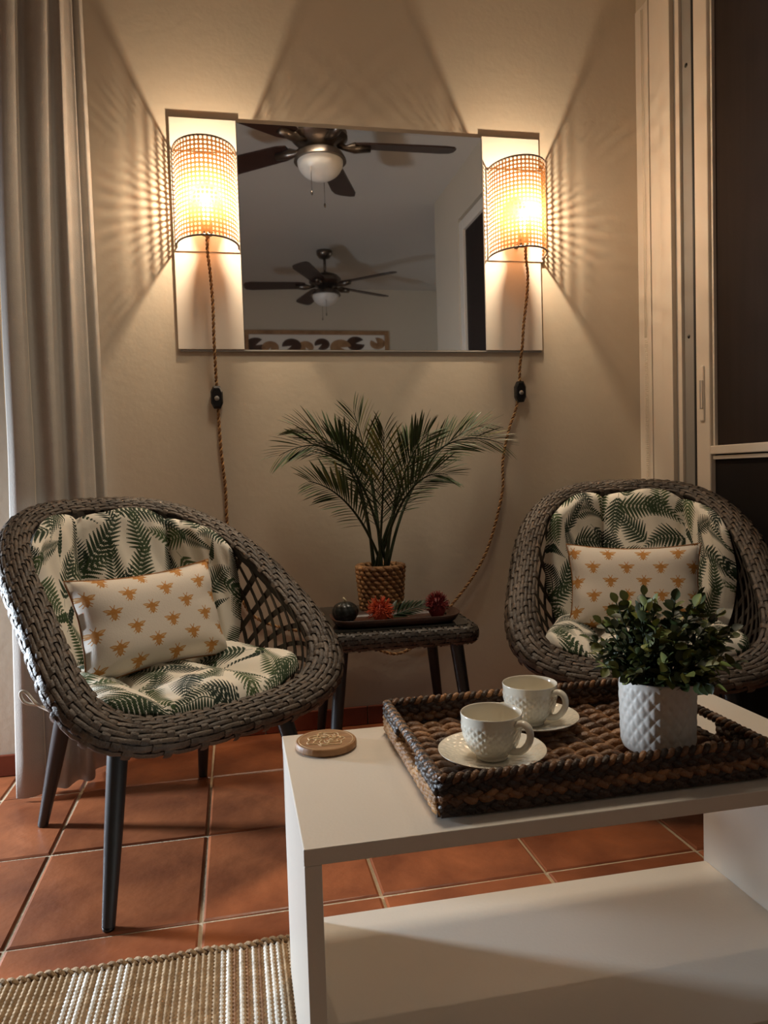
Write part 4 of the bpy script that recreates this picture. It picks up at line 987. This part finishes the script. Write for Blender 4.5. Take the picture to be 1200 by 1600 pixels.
# ------------------------------------------------------------------ ceiling fans and picture (seen in the mirror)
def make_fan():
    t = thing('ceiling_fan', '', 'fan', (0, 0, ZC), 0, 'ceiling fans')
    z = -0.02
    b = MB(); b.lathe([(0, 0), (0.068, 0), (0.066, -0.03), (0.045, -0.058), (0.018, -0.066), (0, -0.066)], 32); b.build('canopy', M['nickel'], t)
    b = MB(); b.tube([(0, 0, -0.05), (0, 0, -0.20)], 0.012, 12); b.build('rod', M['nickel'], t)
    b = MB(); b.lathe([(0, -0.18), (0.05, -0.185), (0.105, -0.205), (0.135, -0.235), (0.138, -0.262), (0.115, -0.285), (0.075, -0.298), (0.06, -0.315), (0, -0.315)], 40); b.build('motor', M['nickel'], t, sharp=35)
    b = MB(); b.lathe([(0, -0.31), (0.06, -0.315), (0.11, -0.335), (0.125, -0.36), (0.128, -0.372), (0, -0.372)], 40); b.build('light_fitter', M['nickel'], t, sharp=35)
    b = MB(); b.lathe([(0.112, -0.370)] + [(0.112 * math.cos(a), -0.372 - 0.088 * math.sin(a)) for a in [PI / 2 * k / 10 for k in range(1, 11)]], 36); b.build('light_globe', M['globe'], t)
    for k in range(5):
        a = 2 * PI * k / 5; Rk = Matrix.Rotation(a, 4, 'Z'); pt = Matrix.Rotation(-0.2, 4, 'X')
        b = MB(); out = [(0.17, -0.045), (0.22, -0.058), (0.62, -0.070), (0.665, -0.058), (0.68, -0.03), (0.68, 0.03), (0.665, 0.058), (0.62, 0.070), (0.22, 0.058), (0.17, 0.045)]
        n = len(out); vs = [Rk @ Matrix.Translation((0, 0, -0.285)) @ pt @ Vector((x, y, zz)) for zz in (-0.004, 0.004) for x, y in out]
        b.add(vs, [tuple(range(n)), tuple(range(n, 2 * n))] + [(q, (q + 1) % n, n + (q + 1) % n, n + q) for q in range(n)]); bo = b.build('blade', M['blade'], t, False)
        b = MB(); b.tube([Rk @ Vector(p) for p in ((0.09, 0, -0.288), (0.13, 0, -0.300), (0.17, 0, -0.297), (0.25, 0, -0.294))], [0.014, 0.014, 0.026, 0.02], 10); b.build('bracket', M['nickel'], bo)
    for a in (2.2, 5.0):
        b = MB(); b.tube([(0.09 * math.cos(a), 0.09 * math.sin(a), -0.37), (0.09 * math.cos(a), 0.09 * math.sin(a), -0.54)], 0.0016, 5); b.lathe([(0, 0), (0.005, 0.004), (0.005, 0.02), (0, 0.024)], 8, (0.09 * math.cos(a), 0.09 * math.sin(a), -0.56)); b.build('pull_chain', M['nickel'], t)
    return t
f0 = make_fan(); f1 = copy_tree(f0)
f0.location = (0.475, 1.27, ZC); f0.rotation_euler = (0, 0, 0.02); f0['label'] = 'dark five-blade ceiling fan that shows larger in the mirror'
f1.location = (0.826, -1.38, ZC); f1.rotation_euler = (0, 0, -0.52); f1['label'] = 'dark five-blade ceiling fan that shows smaller in the mirror'
t = thing('framed_picture', 'wide framed picture of dark and tan lily pads reflected low in the mirror', 'picture', (0.89, YF, 1.75))
b = MB()
for lo_, hi_ in (((0.16, 1.80), (1.62, 1.84)), ((0.16, 2.29), (1.62, 2.33)), ((0.16, 1.84), (0.20, 2.29)), ((1.58, 1.84), (1.62, 2.29))):
    b.box((lo_[0], YF + 0.001, lo_[1]), (hi_[0], YF + 0.03, hi_[1]), 0.003)
b.build('frame', M['coaster'], t, False, world=True)
b = MB(); b.box((0.20, YF + 0.001, 1.84), (1.58, YF + 0.012, 2.29)); b.build('canvas', M['lacquer'], t, False, world=True)
rg = random.Random(12); pads = [MB(), MB()]
for k in range(15):
    cx = 0.27 + 1.24 * (k % 8) / 7.2 + rg.uniform(-.03, .03); cz = (2.17 if k < 8 else 1.98) + rg.uniform(-.04, .04); R_ = rg.uniform(0.075, 0.115); a0 = rg.uniform(0, 6)
    vs = [(cx, YF + 0.0128, cz)] + [(cx + R_ * math.cos(a0 + 5.6 * q / 20), YF + 0.0128 + 0.0004 * (k % 3), cz + 0.75 * R_ * math.sin(a0 + 5.6 * q / 20)) for q in range(21)]
    pads[k % 2].add(vs, [(0, q, q + 1) for q in range(1, 21)])
pads[0].build('painted_pads', M['wood'], t, False, world=True, fixn=False); pads[1].build('painted_pads', M['coaster'], t, False, world=True, fixn=False)
